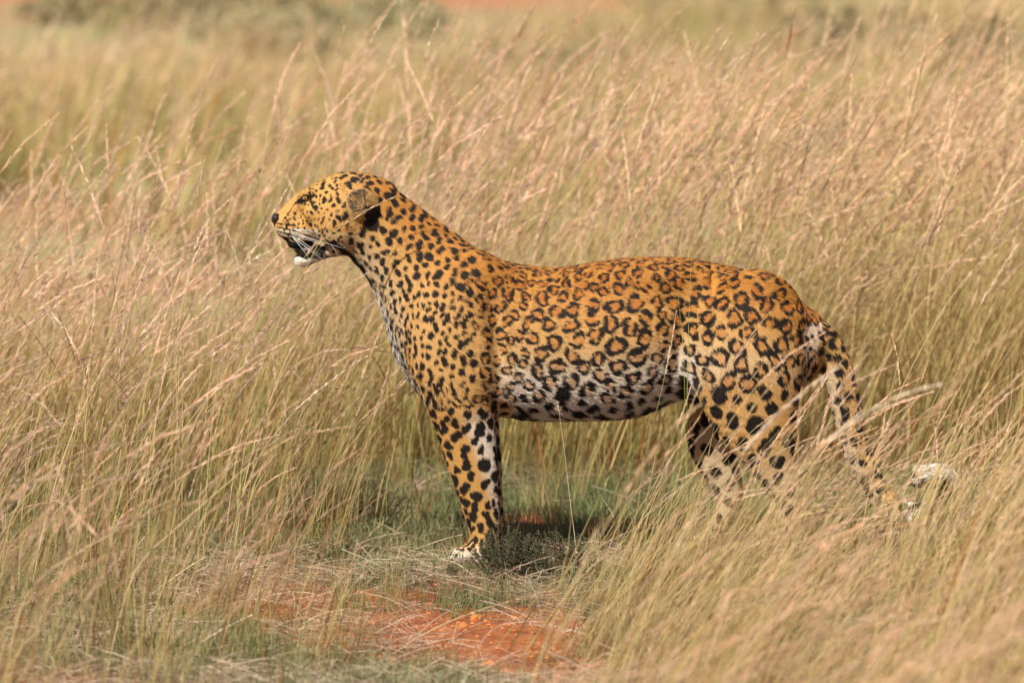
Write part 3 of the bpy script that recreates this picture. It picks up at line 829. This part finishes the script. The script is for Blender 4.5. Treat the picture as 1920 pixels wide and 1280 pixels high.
# meadow behind
yend = lambda x: 2.1 + 1.0 * sstep(-.9, .1, x) + 2.2 * sstep(.1, 1.5, x)
d_back = lambda x, y: (sstep(.95, 1.35, y + .12 * np.sin(x * 5) + .1 * vnoise(x, y, 11, 3, 3))) * (1 - sstep(0, .9, y - yend(x) + .4 * vnoise(x, y, 12, 3, 1.5))) * np.clip(.8 + .3 * vnoise(x, y, 13, 3, 3), .3, 1)
hb = lambda x, y: np.clip(.85 + .12 * sstep(-1.1, -.35, x) + .16 * vnoise(x, y, 21, 3, 2.2), .6, 1.3)
tb = lambda x, y: np.clip(.18 + .25 * vnoise(x, y, 22, 3, 1.5) + .25 * np.clip(x + .3, 0, 2), 0, 1)
scatter('meadow_grass', FLUFF, *spread(-7, 8, .9, 7.5, 48, d_back, 31, heightf=hb, tintf=tb, tilt=.07, yaw=.6, nv=10),
        'tall straw coloured meadow grass bending right behind the leopard')
scatter('meadow_undergrowth', LEAFY, *spread(-6, 7, .85, 5.5, 20, lambda x, y: d_back(x, y + .1), 32, heightf=lambda x, y: hb(x, y) * .85, tintf=lambda x, y: .08 + 0 * x),
        'dense green and yellow grass leaves at the foot of the meadow behind the leopard', 'grass')
# left stand beside the animal
d_left = lambda x, y: (1 - .45 * sstep(-.2, -.8, y)) * np.clip(.75 + .6 * vnoise(x, y, 44, 3, 6), .15, 1) * (1 - sstep(-.95, -.28, x - .10 * np.sin(y * 3) + .05 * vnoise(x, y, 14, 3, 5))) * sstep(-3.4, -2.6, y)
hl = lambda x, y: np.clip(.78 + .10 * vnoise(x, y, 23, 3, 1.5) - .16 * sstep(-.5, -1.8, y) - .22 * sstep(-.85, -.45, x), .3, 1)
scatter('left_grass_stand', FLUFF, *spread(-5, -.2, -3.4, 1.1, 38, d_left, 33, yaw=.8, nv=10, heightf=hl, tintf=lambda x, y: .08 + .15 * vnoise(x, y, 24, 3, 2), tilt=.08),
        'pinkish dry grass stand in front of and left of the leopard')
scatter('left_grass_leaves', LEAFY, *spread(-5, -.2, -3.4, 1.1, 24, d_left, 34, heightf=lambda x, y: hl(x, y) * .9, tilt=.05),
        'yellow green grass leaves low in the stand left of the leopard')
# right stand, nearer the camera
d_right = lambda x, y: sstep(-.05, .42, x - .10 * (y + 1) + .06 * vnoise(x, y, 15, 3, 4)) * sstep(-.50, -.95, y) * sstep(-6.0, -5.4, y)
def hr(x, y):
    h = np.clip(.56 + .38 * sstep(.05, 1.0, x) + .06 * vnoise(x, y, 25, 3, 1.5), .3, 1.05)
    dip = np.exp(-((x - (.93 * (15 + y) / 15 - .20)) / .13) ** 2)          # a low swale where the tail end shows
    return h * (1 - dip) + np.minimum(h, .04 + .155 * -y) * dip
scatter('right_grass_stand', FLUFF, *spread(-.5, 4.5, -6, -.4, 25, d_right, 35, nv=10, heightf=hr, tilt=.34, yaw=.3, tintf=lambda x, y: .30 + .2 * vnoise(x, y, 26, 3, 2)),
        'blurred golden grass bent over in front of the leopard hind legs')
scatter('right_grass_leaves', LEAFY, *spread(-.5, 4.5, -6, -.4, 22, d_right, 36, heightf=lambda x, y: hr(x, y), tilt=.38, yaw=.35, tintf=lambda x, y: .35 + 0 * x),
        'bent yellow grass leaves low in the near stand on the right')
scatter('hind_leg_seed_grass', FLUFF, *spread(.15, 1.6, -1.1, -.30, 30, lambda x, y: sstep(.15, .45, x), 43, nv=10, heightf=lambda x, y: np.minimum(.56 + .12 * sstep(.5, 1.2, x), hr(x, y) + .05), tilt=.3, yaw=.5, tintf=lambda x, y: .35 + 0 * x),
        'pale seed heads rising out of the grass before the leopard hind paws')
scatter('hind_leg_grass', LEAFY, *spread(.10, 1.5, -.95, -.28, 90, lambda x, y: sstep(.10, .42, x), 42, heightf=lambda x, y: np.minimum(.45 + .15 * sstep(.4, 1.1, x), hr(x, y) + .08), tilt=.25, yaw=.5, tintf=lambda x, y: .35 + 0 * x),
        'low golden grass hiding the leopard hind paws and lower tail')
# short ground cover and litter
def bare(x, y):
    g = lambda cx, cy, sx, sy: np.exp(-(((x - cx) / sx) ** 2 + ((y - cy) / sy) ** 2))
    return np.clip(g(-.13, -.26, .13, .16) + g(-.10, -1.0, .20, .20) + .9 * g(.02, -1.3, .11, .45) + .8 * g(-.20, .0, .10, .12) + g(.03, -.42, .17, .14), 0, 1)
g_short = lambda x, y: np.clip(.55 + .95 * vnoise(x, y, 16, 4, 5.0) + .7 * sstep(.0, .4, y) - .72 * bare(x, y), .04, 1)
scatter('short_grass', SHORT, *spread(-2.2, 3.2, -2.6, 1.7, 300, g_short, 37, yaw=9, tintf=lambda x, y: .25 + .35 * vnoise(x, y, 27, 3, 4)),
        'short green grass growing on the ground round the leopard paws')
scatter('ground_herbs', LEAFY, *spread(-1.2, 3.0, -1.6, 1.3, 80, lambda x, y: np.clip(.35 + .9 * vnoise(x, y, 41, 4, 4.0) + .3 * sstep(.3, .9, y), 0, 1) * (1 - np.clip(2 * bare(x, y), 0, 1)), 40, yaw=9, smin_=.10, smax=.30, tiltv=.3, tintf=lambda x, y: .1 + 0 * x),
        'small leafy herbs among the short grass under and behind the leopard', 'herbs')
scatter('dead_grass_litter', LITTER, *spread(-2.2, 3.2, -2.6, 1.7, 260, lambda x, y: np.clip(.6 + .8 * vnoise(x, y, 17, 4, 4.0) - .35 * bare(x, y) - .55 * sstep(.0, .4, y), .08, 1), 38, yaw=9, tiltv=.10, smin_=.5, smax=1.1, tintf=lambda x, y: .25 + .3 * vnoise(x, y, 28, 3, 4)),
        'dead grey brown grass stalks lying on the red soil', 'litter')
# far field
FARG = source_collection('far_grass_tuft', [tall_tuft('far_grass_tuft', 600 + i, n_stem=8, n_leaf=26, h=.55, leaf_h=.4, awns=14, awn=.03, spread=.16, ww=2.6) for i in range(6)])
d_far = lambda x, y: np.clip(.45 + .9 * vnoise(x, y, 18, 3, .5), 0, 1) * (1 - .97 * sstep(20.6, 22.0, y + 1.0 * vnoise(x, y, 19, 2, .6)) * sstep(1.2, -.2, x))
scatter('far_field_grass', FARG, *spread(-14, 15, 7.0, 48, 7, d_far, 39, nv=6, heightf=lambda x, y: .8 + .25 * vnoise(x, y, 29, 3, .4), tintf=lambda x, y: .10 + .2 * vnoise(x, y, 30, 3, .3)),
        'low faded grass of the open field far behind the meadow')
print('grass', round(time.time() - T0, 1))

# ------------------------------------------------------------------ single stalks that stand out, each a thing with stem and seed head
def stalk_mat(name, col, var=.25):
    m = NT(name); tc = m.n('ShaderNodeTexCoord'); nz = m.noise(60, 3, tc.outputs['Object'])
    r = m.ramp(nz.outputs['Fac'], [(.3, tuple(c * (1 - var) for c in col)), (.7, tuple(min(1, c * (1 + var)) for c in col))])
    d = m.n('ShaderNodeBsdfPrincipled'); d.inputs['Roughness'].default_value = .6; d.inputs['Specular IOR Level'].default_value = .3
    t = m.n('ShaderNodeBsdfTranslucent'); mx = m.n('ShaderNodeMixShader'); mx.inputs[0].default_value = .2
    m.l(r.outputs[0], d.inputs['Base Color']); m.l(r.outputs[0], t.inputs['Color']); m.l(d.outputs[0], mx.inputs[1]); m.l(t.outputs[0], mx.inputs[2])
    m.l(mx.outputs[0], m.out.inputs[0]); return m.m
SM = {'straw': stalk_mat('stalk_straw', (.66, .50, .28)), 'green': stalk_mat('stalk_green', (.36, .38, .12)), 'brown': stalk_mat('stalk_brown', (.30, .19, .10)),
      'pale': stalk_mat('seed_head_pale', (.84, .68, .52)), 'tan': stalk_mat('seed_head_tan', (.62, .43, .25)), 'dark': stalk_mat('seed_head_dark', (.16, .11, .07)), 'rust': stalk_mat('seed_head_rust', (.36, .22, .13))}
def ground_pt(x, y): return np.array([x, y, float(gz(x, y)) - .004])
def stalk(label, px, y, yb=None, smat='straw', hmat='pale', kind='spike', hl=.16, r=.0011, thick=1.0, seed=0, dens=1.0):
    rr = np.random.default_rng(900 + seed); yb = y if yb is None else yb
    n = len(px)
    pts = [P(a, b, y + (yb - y) * i / n) for i, (a, b) in enumerate(px)]
    last = pts[-1]; prev = pts[-2]
    dx = np.clip((last[0] - prev[0]) / max(prev[2] - last[2], .02), -.6, .6) * last[2] * .5
    pts += [np.array([last[0] + dx * .6, (last[1] + yb) / 2, last[2] * .5]), ground_pt(last[0] + dx, yb)]
    path = cat_rom(pts, 7)[::-1]                       # from the ground up
    base = path[0].copy()
    seg = np.r_[0, np.cumsum(np.linalg.norm(np.diff(path, axis=0), axis=1))]; L = seg[-1]
    path = np.stack([np.interp(np.linspace(0, L, 46), seg, path[:, c]) for c in range(3)], 1) - base
    root = empty('grass_stalk', base); tag(root, label, 'grass stalk', 'grass stalks that stand out from the meadow')
    V, F = tube(path, r * 1.15, r * .35, 5); link_mesh('stem', mesh_from('stem', V, F, [SM[smat]]), root)
    if kind == 'bare': return root
    t0 = 1 - hl / L
    if kind == 'spike':
        K = int(hl * 620 * dens); t = np.sort(rr.uniform(t0, 1, K)); x = t * 45; i0 = np.minimum(x.astype(int), 44); f = (x - i0)[:, None]
        q = path[i0] * (1 - f) + path[i0 + 1] * f; tg = unit(path[i0 + 1] - path[i0])
        d = unit(tg + unit(np.cross(tg, rr.normal(0, 1, (K, 3)))) * rr.uniform(.08, .40, (K, 1)))
        al = .015 * thick * rr.uniform(.6, 1.4, (K, 1)) * (1.2 - .6 * ((t - t0) / (1 - t0)))[:, None]
        p = np.stack([q, q + d * al * .45, q + d * al], 1); w = np.array([.0008, .0020, .0002])[None] * thick * rr.uniform(.7, 1.3, (K, 1))
        V, F, _ = ribbons(p, w, unit(np.cross(d, rr.normal(0, 1, (K, 3)))))
    else:
        K = int(hl * 260 * dens); t = np.sort(rr.uniform(t0, 1, K)); x = t * 45; i0 = np.minimum(x.astype(int), 44); f = (x - i0)[:, None]
        q = path[i0] * (1 - f) + path[i0 + 1] * f; tg = unit(path[i0 + 1] - path[i0]); u = ((t - t0) / (1 - t0))
        d = unit(tg * .55 + unit(np.cross(tg, rr.normal(0, 1, (K, 3)))) * rr.uniform(.5, 1.1, (K, 1)))
        al = .020 * thick * rr.uniform(.4, 1.3, (K, 1)) * (1.15 - .75 * u)[:, None] * np.minimum(1, .4 + 3 * u)[:, None]
        bend = unit(np.cross(d, rr.normal(0, 1, (K, 3)))) * al * rr.uniform(-.5, .5, (K, 1)) + np.array([0, 0, -.15]) * al
        ss = np.linspace(0, 1, 5)[None, :, None]
        p = q[:, None] + d[:, None] * al[:, None] * ss + bend[:, None] * ss ** 2
        w = np.array([.0007, .0007, .0009, .0013, .0003])[None] * thick * rr.uniform(.8, 1.3, (K, 1))
        V, F, _ = ribbons(p, w, unit(np.cross(d, rr.normal(0, 1, (K, 3)))))
    link_mesh('seed_head', mesh_from('seed_head', V, F, [SM[hmat]], smooth=False), root)
    return root
stalk('thin stalk with open wiry seed head rising across the leopard ear to above its nape', [(818, 203), (772, 250), (730, 286), (700, 312), (665, 350), (634, 393), (606, 440), (585, 480), (562, 525), (535, 575), (500, 660), (465, 770), (440, 880)], -.20, -.24, 'straw', 'rust', 'panicle', .26, .0010, 1.0, 1, 1.1)
stalk('stalk with thick tan ear of seed lying across the leopard cheek below its ear', [(742, 368), (700, 388), (655, 415), (615, 442), (585, 465), (555, 505), (520, 555), (480, 620), (445, 700), (415, 790), (390, 900)], -.18, -.24, 'green', 'tan', 'spike', .24, .0012, .85, 2, 1.0)
stalk('green stem crossing the leopard chin, a wispy seed head low down', [(612, 448), (590, 478), (572, 505), (552, 550), (530, 605), (505, 680), (480, 780), (460, 880)], -.22, -.26, 'green', 'rust', 'bare', .2, .0009, 1, 3)
stalk('tall stalk with open dark wiry seed head, its tip above the leopard nose', [(553, 222), (527, 262), (500, 305), (478, 350), (458, 400), (438, 470), (420, 550), (402, 650), (388, 760), (378, 880)], -.12, -.2, 'straw', 'rust', 'panicle', .36, .0010, 1.0, 4, 1.2)
stalk('pale narrow seed head pointing up just left of the leopard nose', [(552, 328), (532, 365), (506, 408), (480, 455), (455, 520), (430, 600), (410, 700), (395, 820)], -.05, -.1, 'straw', 'pale', 'spike', .22, .0011, .7, 5)
stalk('pale bent seed head with its tip level with the leopard mouth', [(506, 470), (465, 492), (425, 520), (385, 555), (345, 610), (315, 680), (295, 770), (285, 880)], -.15, -.2, 'straw', 'pale', 'spike', .20, .0013, .8, 6)
stalk('pale seed head nodding right, tip midway between frame edge and nose', [(434, 372), (405, 398), (380, 430), (362, 480), (348, 560), (338, 660), (332, 800)], -.10, -.12, 'straw', 'pale', 'spike', .15, .0012, .8, 7)
stalk('upright slender stalk with very thin pale tip beside the wiry dark one', [(385, 292), (375, 340), (364, 400), (355, 470), (348, 560), (344, 680), (342, 820)], -.08, -.08, 'straw', 'pale', 'spike', .10, .0009, .55, 8)
stalk('upright stalk with short fuzzy brown wiry seed head on the left', [(288, 355), (284, 400), (281, 470), (279, 550), (279, 650), (282, 780), (288, 900)], -.15, -.15, 'green', 'rust', 'panicle', .20, .0009, .9, 9, 1.5)
stalk('pale bowed stalk whose tip touches the leopard throat', [(690, 511), (655, 533), (620, 560), (592, 592), (565, 640), (530, 700), (495, 780), (465, 880)], -.16, -.2, 'straw', 'pale', 'spike', .09, .0013, .6, 10)
stalk('pale feathery seed head reaching towards the leopard chest, low down', [(686, 668), (655, 688), (620, 714), (580, 745), (535, 790), (490, 850), (455, 930)], -.20, -.25, 'straw', 'pale', 'spike', .20, .0012, .8, 11)
stalk('wispy curling seed head hanging over the grass below the leopard chin', [(585, 545), (562, 575), (540, 605), (520, 640), (498, 700), (475, 790), (455, 890)], -.25, -.28, 'green', 'rust', 'panicle', .16, .0008, 1.1, 12, 1.3)
stalk('wispy brown seed head leaning to the leopard chest at knee height', [(655, 600), (620, 625), (585, 655), (550, 700), (510, 770), (470, 860), (445, 930)], -.22, -.25, 'straw', 'rust', 'panicle', .2, .0009, 1.1, 13, 1.2)
stalk('dark blackish spike leaning left, the longer of the two at the left edge', [(34, 590), (62, 625), (92, 668), (120, 715), (142, 770), (160, 850), (172, 940)], -.45, -.45, 'brown', 'dark', 'spike', .17, .0014, .55, 14, 1.3)
stalk('dark blackish spike leaning left, the shorter one right of the other', [(108, 585), (122, 622), (136, 660), (152, 705), (170, 770), (182, 850), (190, 940)], -.45, -.45, 'brown', 'dark', 'spike', .12, .0013, .55, 15, 1.3)
stalk('pale bowed seed head above the two dark spikes at the left edge', [(192, 554), (160, 575), (130, 600), (105, 635), (84, 690), (62, 770), (48, 880)], -.5, -.5, 'straw', 'pale', 'spike', .12, .0012, .6, 16)
stalk('tallest blurred stalk of the meadow, reaching the top edge behind the leopard', [(663, 2), (650, 38), (638, 80), (630, 130), (622, 190), (614, 280), (606, 400)], 1.5, 1.5, 'straw', 'tan', 'spike', .14, .0016, .7, 17)
stalk('pair of pale heads, the left one, high in the meadow above the leopard nape', [(724, 28), (706, 58), (690, 92), (676, 135), (664, 190), (655, 270)], 1.5, 1.5, 'straw', 'pale', 'spike', .12, .0016, .9, 18)
stalk('pale plume high in the meadow above and right of the nape', [(822, 40), (808, 75), (795, 115), (782, 160), (768, 230), (760, 320)], 1.5, 1.5, 'straw', 'pale', 'spike', .12, .0016, .9, 19)
stalk('pale plume bending right above the middle of the leopard back', [(1370, 62), (1350, 95), (1325, 140), (1300, 200), (1280, 280), (1268, 380)], 1.5, 1.5, 'straw', 'pale', 'spike', .12, .0015, .8, 20)
stalk('pale curved plume standing highest right of the leopard back', [(1400, 98), (1375, 130), (1345, 165), (1320, 215), (1296, 300), (1282, 400)], 1.45, 1.45, 'straw', 'pale', 'spike', .12, .0015, .8, 21)
stalk('longest dark straight stalk, slanting up to the top right of the meadow', [(1810, 40), (1772, 110), (1735, 185), (1690, 270), (1640, 350), (1590, 430), (1550, 520)], 1.25, 1.25, 'brown', 'rust', 'spike', .22, .0020, .45, 22)
stalk('dark straight stalk slanting up above the leopard tail root', [(1608, 105), (1580, 160), (1548, 225), (1512, 290), (1470, 370), (1430, 460)], 1.25, 1.25, 'brown', 'rust', 'spike', .18, .0020, .45, 23)
stalk('dark slanting stalk above the leopard rump', [(1450, 150), (1425, 200), (1400, 250), (1360, 315), (1320, 390), (1290, 470)], 1.2, 1.2, 'brown', 'rust', 'spike', .16, .0018, .45, 24)
stalk('thin stalk with a long sparse brown head at the right edge above the tail', [(1895, 445), (1850, 480), (1812, 520), (1775, 570), (1735, 640), (1690, 730), (1650, 840)], -.5, -.6, 'straw', 'tan', 'panicle', .18, .0013, .7, 25)
stalk('fine upright green stem in front of the leopard flank fold', [(1297, 470), (1293, 560), (1290, 660), (1288, 780), (1288, 900)], -.40, -.42, 'green', 'rust', 'bare', .1, .0012, 1, 26)
stalk('second fine upright stem just left of the hind leg fold', [(1270, 545), (1280, 640), (1284, 740), (1285, 860), (1290, 960)], -.45, -.45, 'green', 'rust', 'bare', .1, .0009, 1, 27)
stalk('thin pale stem with small star shaped tip under the leopard belly', [(1046, 752), (1052, 800), (1060, 860), (1068, 930), (1078, 1010)], -.30, -.32, 'pale', 'pale', 'panicle', .03, .0007, .8, 28, 3)
stalk('long drooping dull brown spike arching over the green hollow in front of the foreleg', [(662, 800), (625, 803), (590, 812), (555, 832), (520, 865), (490, 910), (470, 960)], -.35, -.4, 'brown', 'rust', 'spike', .16, .0013, .6, 29)
stalk('blackish short spike pointing at the leopard foreleg', [(818, 868), (795, 884), (770, 900), (740, 915), (700, 940), (670, 975)], .05, .0, 'brown', 'dark', 'spike', .09, .0013, .55, 30, 1.3)
stalk('blurred pale plume arching low across the left foreground', [(652, 800), (600, 808), (545, 822), (480, 862), (410, 920), (330, 990), (260, 1060)], -1.5, -1.6, 'straw', 'tan', 'spike', .22, .0016, .9, 31)
stalk('blurred rust brown plume near the lower left corner', [(455, 930), (380, 938), (300, 958), (220, 995), (140, 1040), (60, 1100)], -1.9, -2.0, 'straw', 'rust', 'spike', .26, .0017, 1.0, 32)
stalk('blurred pale stalk arching over the red soil in the near foreground', [(1040, 1105), (960, 1125), (880, 1150), (800, 1185), (740, 1225), (700, 1275)], -1.3, -1.3, 'straw', 'tan', 'spike', .2, .0014, .6, 33)

for lb, px_, yy, hm_ in (('large blurred plume arching at the left edge of the near grass, before the shrub', [(1310, 760), (1262, 800), (1215, 860), (1160, 945), (1100, 1050), (1040, 1160)], -2.6, 'tan'),
                         ('soft blurred straw plume crossing the leopard lower thigh', [(1570, 690), (1500, 740), (1430, 805), (1360, 890), (1290, 990), (1230, 1100)], -2.4, 'pale'),
                         ('blurred pinkish plume arching across the leopard tail', [(1760, 720), (1680, 745), (1600, 790), (1520, 860), (1440, 960), (1380, 1080)], -2.8, 'pale'),
                         ('blurred rusty plume low in the near grass, right of centre', [(1420, 1000), (1340, 1020), (1260, 1060), (1180, 1120), (1120, 1200), (1080, 1270)], -3.4, 'rust'),
                         ('long blurred golden plume reaching up at the right edge', [(1915, 610), (1850, 660), (1780, 735), (1710, 830), (1650, 940), (1600, 1060)], -3.0, 'tan')):
    stalk(lb, px_, yy, yy - .1, 'straw', hm_, 'spike', .24, .0015, 1.1, len(lb))

# ------------------------------------------------------------------ dwarf shrub at the front paw
def leafy_mesh(r, n_st, w, d, h, leaf, leaves, lw, droop=.2):
    A_s = []; A_l = []; ns = 0
    SV = []; SF = []; LV = []; LF = []; off = 0; lo = 0
    for k in range(n_st):
        a = r.uniform(0, 6.28); q = np.sqrt(r.random()); tip = np.array([math.cos(a) * q * w, math.sin(a) * q * d, h * (1 - .45 * q ** 2) * r.uniform(.7, 1.1)])
        root = np.array([tip[0] * .35, tip[1] * .35, 0]); mid = root * .45 + tip * .55 + np.array([0, 0, h * .08]) + r.normal(0, .006, 3)
        t = np.linspace(0, 1, 7)[:, None]; path = (1 - t) ** 2 * root + 2 * t * (1 - t) * mid + t * t * tip
        V, F = tube(path, .0010, .0004, 4); SV.append(V); SF.append(F + off); off += len(V)
        m_ = leaves; x = r.uniform(.15, 1, m_) * 6; i0 = np.minimum(x.astype(int), 5); f = (x - i0)[:, None]
        p = path[i0] * (1 - f) + path[i0 + 1] * f; tg = unit(path[i0 + 1] - path[i0])
        dd = unit(tg * .7 + r.normal(0, .6, (m_, 3))); L = leaf * r.uniform(.6, 1.3, (m_, 1))
        pp = np.stack([p, p + dd * L * .55, p + dd * L + np.array([0, 0, -droop]) * L], 1)
        V, F, _ = ribbons(pp, np.array([.3, 1, .2])[None] * lw * r.uniform(.7, 1.3, (m_, 1)), unit(np.cross(dd, r.normal(0, 1, (m_, 3)))))
        LV.append(V); LF.append(F + lo); lo += len(V)
    return np.concatenate(SV), np.concatenate(SF), np.concatenate(LV), np.concatenate(LF)
shrub_leaf = simple_mat('shrub_leaf', (.055, .07, .032), .6, .3, .45, 90)
shrub_wood = simple_mat('shrub_twig', (.16, .11, .075), .8, .2, .3, 90)
def shrub(label, px, y, w, d, h, seed, n_st=110, leaf=.006, leaves=30, lw=.0022, group=None):
    r = np.random.default_rng(seed); b = P(px, 1000, y); root = empty('dwarf_shrub', ground_pt(b[0], y)); tag(root, label, 'shrub', group)
    a, bb, c, dd = leafy_mesh(r, n_st, w, d, h, leaf, leaves, lw)
    link_mesh('twigs', mesh_from('twigs', a, bb, [shrub_wood]), root); link_mesh('foliage', mesh_from('foliage', c, dd, [shrub_leaf], smooth=False), root)
shrub('low dark green wiry shrub hiding the back of the leopard front paw', 955, -.30, .085, .07, .14, 1, 150, .0065, 34, .0026)
shrub('spreading lower part of dark green shrub right of the front paw', 1040, -.31, .095, .07, .125, 2, 130, .0065, 34, .0026)
shrub('dark green herb clump in the hollow behind the leopard, left of its foreleg', 690, .55, .10, .08, .15, 3, 100)
shrub('broad dark herb clump at the foot of the meadow, further left in the hollow', 590, .50, .13, .08, .17, 7, 120)
shrub('small grey green herb clump at the edge of the left grass, level with the paws', 640, -.10, .06, .05, .07, 5, 50)
shrub('tiny herb sprouting from the red soil left of the paw', 845, -.28, .018, .018, .05, 4, 10)

# ------------------------------------------------------------------ stones, leaf, flowers
stone_m = simple_mat('orange_stone', (.55, .20, .06), .85, .2, .35, 60)
def stone(label, px, py, y, rad, seed):
    r = np.random.default_rng(seed); bm = bmesh.new(); bmesh.ops.create_icosphere(bm, subdivisions=2, radius=1)
    for v in bm.verts:
        c = np.array(v.co); c = c * (1 + .18 * math.sin(3 * c[0] + seed) + .15 * math.sin(4 * c[1] + 2 * seed) + r.normal(0, .05)); v.co = (c[0] * rad, c[1] * rad * .8, c[2] * rad * .6)
    me = bpy.data.meshes.new('stone'); bm.to_mesh(me); bm.free(); me.materials.append(stone_m)
    o = link_mesh('stone', me); p = P(px, py, y); o.location = (p[0], y, float(gz(p[0], y)) + rad * .25); o.rotation_euler = (0, 0, seed)
    tag(o, label, 'stone', 'orange stones on the red soil')
def ypx(py):           # distance behind the animal of the ground seen at photograph row py
    b = -(py - 640) / PPM / DIST; dz = -math.sin(PITCH) + b * math.cos(PITCH); dy = math.cos(PITCH) + b * math.sin(PITCH)
    return CAM[1] + dy * (-CAM[2] / dz)
for lb, a, b, r_, s_ in (('largest orange stone on the red soil below the front paw', 868, 1180, .017, 1), ('flat dark orange stone up against the largest one', 893, 1160, .014, 2),
                         ('orange stone nearest the bottom edge of the picture', 915, 1245, .015, 3), ('small orange stone at the left end of the red soil', 700, 1165, .011, 4),
                         ('small rusty stone right of the largest one, under the shrub', 965, 1160, .012, 5), ('small orange pebble just in front of the paw toes', 815, 1100, .010, 6),
                         ('rust coloured pebble between paw and largest stone', 845, 1135, .009, 7), ('round orange pebble at the left of the red soil near the grass', 745, 1130, .010, 8)):
    stone(lb, a, b, ypx(b), r_, s_)
r = np.random.default_rng(5); bm = bmesh.new(); n_ = 1500
GVs = []; GFs = []
ico = np.array([[1, 0, 0], [-1, 0, 0], [0, 1, 0], [0, -1, 0], [0, 0, 1], [0, 0, -1]], float); icf = np.array([[0, 2, 4], [2, 1, 4], [1, 3, 4], [3, 0, 4], [2, 0, 5], [1, 2, 5], [3, 1, 5], [0, 3, 5]])
gxx, gyy = r.uniform(-.5, .5, n_), r.uniform(-2.4, .2, n_)
for k in range(n_):
    V = ico * r.uniform(.7, 1.3, (6, 3)) * r.uniform(.0015, .006) * [1, 1, .6]; GVs.append(V + ground_pt(gxx[k], gyy[k]) + [0, 0, .005]); GFs.append(icf + 6 * k)
go_ = link_mesh('gravel', mesh_from('gravel', np.concatenate(GVs), np.concatenate(GFs), [stone_m], smooth=False)); tag(go_, 'fine orange gravel crumbs on the bare red soil', 'gravel', kind='stuff')
leaf_m = simple_mat('dry_leaf', (.62, .32, .09), .6, .3, .3, 80)
def leaf(label, px, py, y, L, seed):
    t = np.linspace(0, 1, 7); w = np.sin(t * np.pi) ** .7 * L * .24; V = []
    for i in range(7):
        for s in (-1, 0, 1): V.append((t[i] * L - L / 2, s * w[i], .006 * math.sin(t[i] * 3) + abs(s) * .005 + .006))
    F = [(3 * i + j, 3 * i + j + 1, 3 * i + j + 4, 3 * i + j + 3) for i in range(6) for j in range(2)]
    o = link_mesh('dry_leaf', mesh_from('dry_leaf', np.array(V), np.array(F), [leaf_m])); p = P(px, py, y); o.location = (p[0], y, float(gz(p[0], y)) + .022); o.rotation_euler = (.8, -.3, .2 + seed)
    tag(o, label, 'leaf')
leaf('curled orange dead leaf on the green grass right of the front paw', 1002, 990, .22, .034, 0)
pet = simple_mat('yellow_petal', (.80, .50, .03), .5, .3, .1, 80)
for lb, a, b in (('tiny yellow flower over the right end of the shrub, the upper one', 1053, 1016), ('tiny yellow flower right of the shrub, the lower one', 1081, 1036)):
    p = P(a, b, -.2); rt = empty('yellow_flower', ground_pt(p[0], -.2)); tag(rt, lb, 'flower', 'yellow flowers by the shrub')
    hgt = p[2] - rt.location[2]; V, F = tube(np.array([[0, 0, 0], [.004, 0, hgt * .5], [0, 0, hgt]]), .0006, .0004, 4); link_mesh('stem', mesh_from('stem', V, F, [shrub_leaf]), rt)
    for k in range(6):
        an = k * 1.047; c, s = math.cos(an), math.sin(an)
        V = np.array([[0, 0, hgt], [c * .003 - s * .002, s * .003 + c * .002, hgt + .001], [c * .0065, s * .0065, hgt + .002], [c * .003 + s * .002, s * .003 - c * .002, hgt + .001]])
        link_mesh('petal', mesh_from('petal', V, np.array([[0, 1, 2, 3]]), [pet]), rt)

# ------------------------------------------------------------------ bushes of the far field
bush_leaf = simple_mat('bush_leaf', (.32, .26, .14), .7, .2, .4, 6); bush_leaf2 = simple_mat('grey_bush_leaf', (.36, .33, .18), .7, .2, .3, 6)
bush_wood = simple_mat('bush_wood', (.10, .075, .05), .9, .1, .3, 20)
def far_bush(label, px, y, w, h, seed, mat):
    r = np.random.default_rng(seed); b = P(px, 100, y); h *= .62; root = empty('field_bush', ground_pt(b[0], y)); tag(root, label, 'bush', 'bushes in the field far behind')
    a, bb, c, dd = leafy_mesh(r, 70, w / 2, w / 2.2, h, .05, 44, .020)
    a = a.copy(); link_mesh('branches', mesh_from('branches', a, bb, [bush_wood]), root); link_mesh('foliage', mesh_from('foliage', c, dd, [mat], smooth=False), root)
for lb, px, y, w, h, mt in (('dark blurred bush far behind, left of the tallest meadow stalks', 175, 20.5, .9, .30, bush_leaf), ('dark blurred bush far behind, second from the left', 330, 20.0, 1.1, .30, bush_leaf),
                            ('grey green bush in the far field above the leopard head', 560, 18.0, 1.3, .38, bush_leaf2), ('small grey green bush in the far field right of the nape', 720, 19.5, .7, .35, bush_leaf2),
                            ('olive bush in the far field above the leopard shoulders', 960, 15.5, 1.0, .30, bush_leaf), ('olive bush in the far field above the middle of the back', 1130, 16.5, .8, .24, bush_leaf),
                            ('dark olive bush at the top edge above the rump', 1590, 17.5, .9, .45, bush_leaf), ('dark olive bush at the top right corner', 1850, 16.0, 1.2, .50, bush_leaf),
                            ('pale green bush at the top edge above the back', 1350, 21.0, 1.6, .40, bush_leaf2), ('dark blurred bush at the top left, nearly on the red soil', 450, 21.5, .9, .28, bush_leaf)):
    far_bush(lb, px, y, w, h, int(px), mt)

print('script time', round(time.time() - T0, 1))
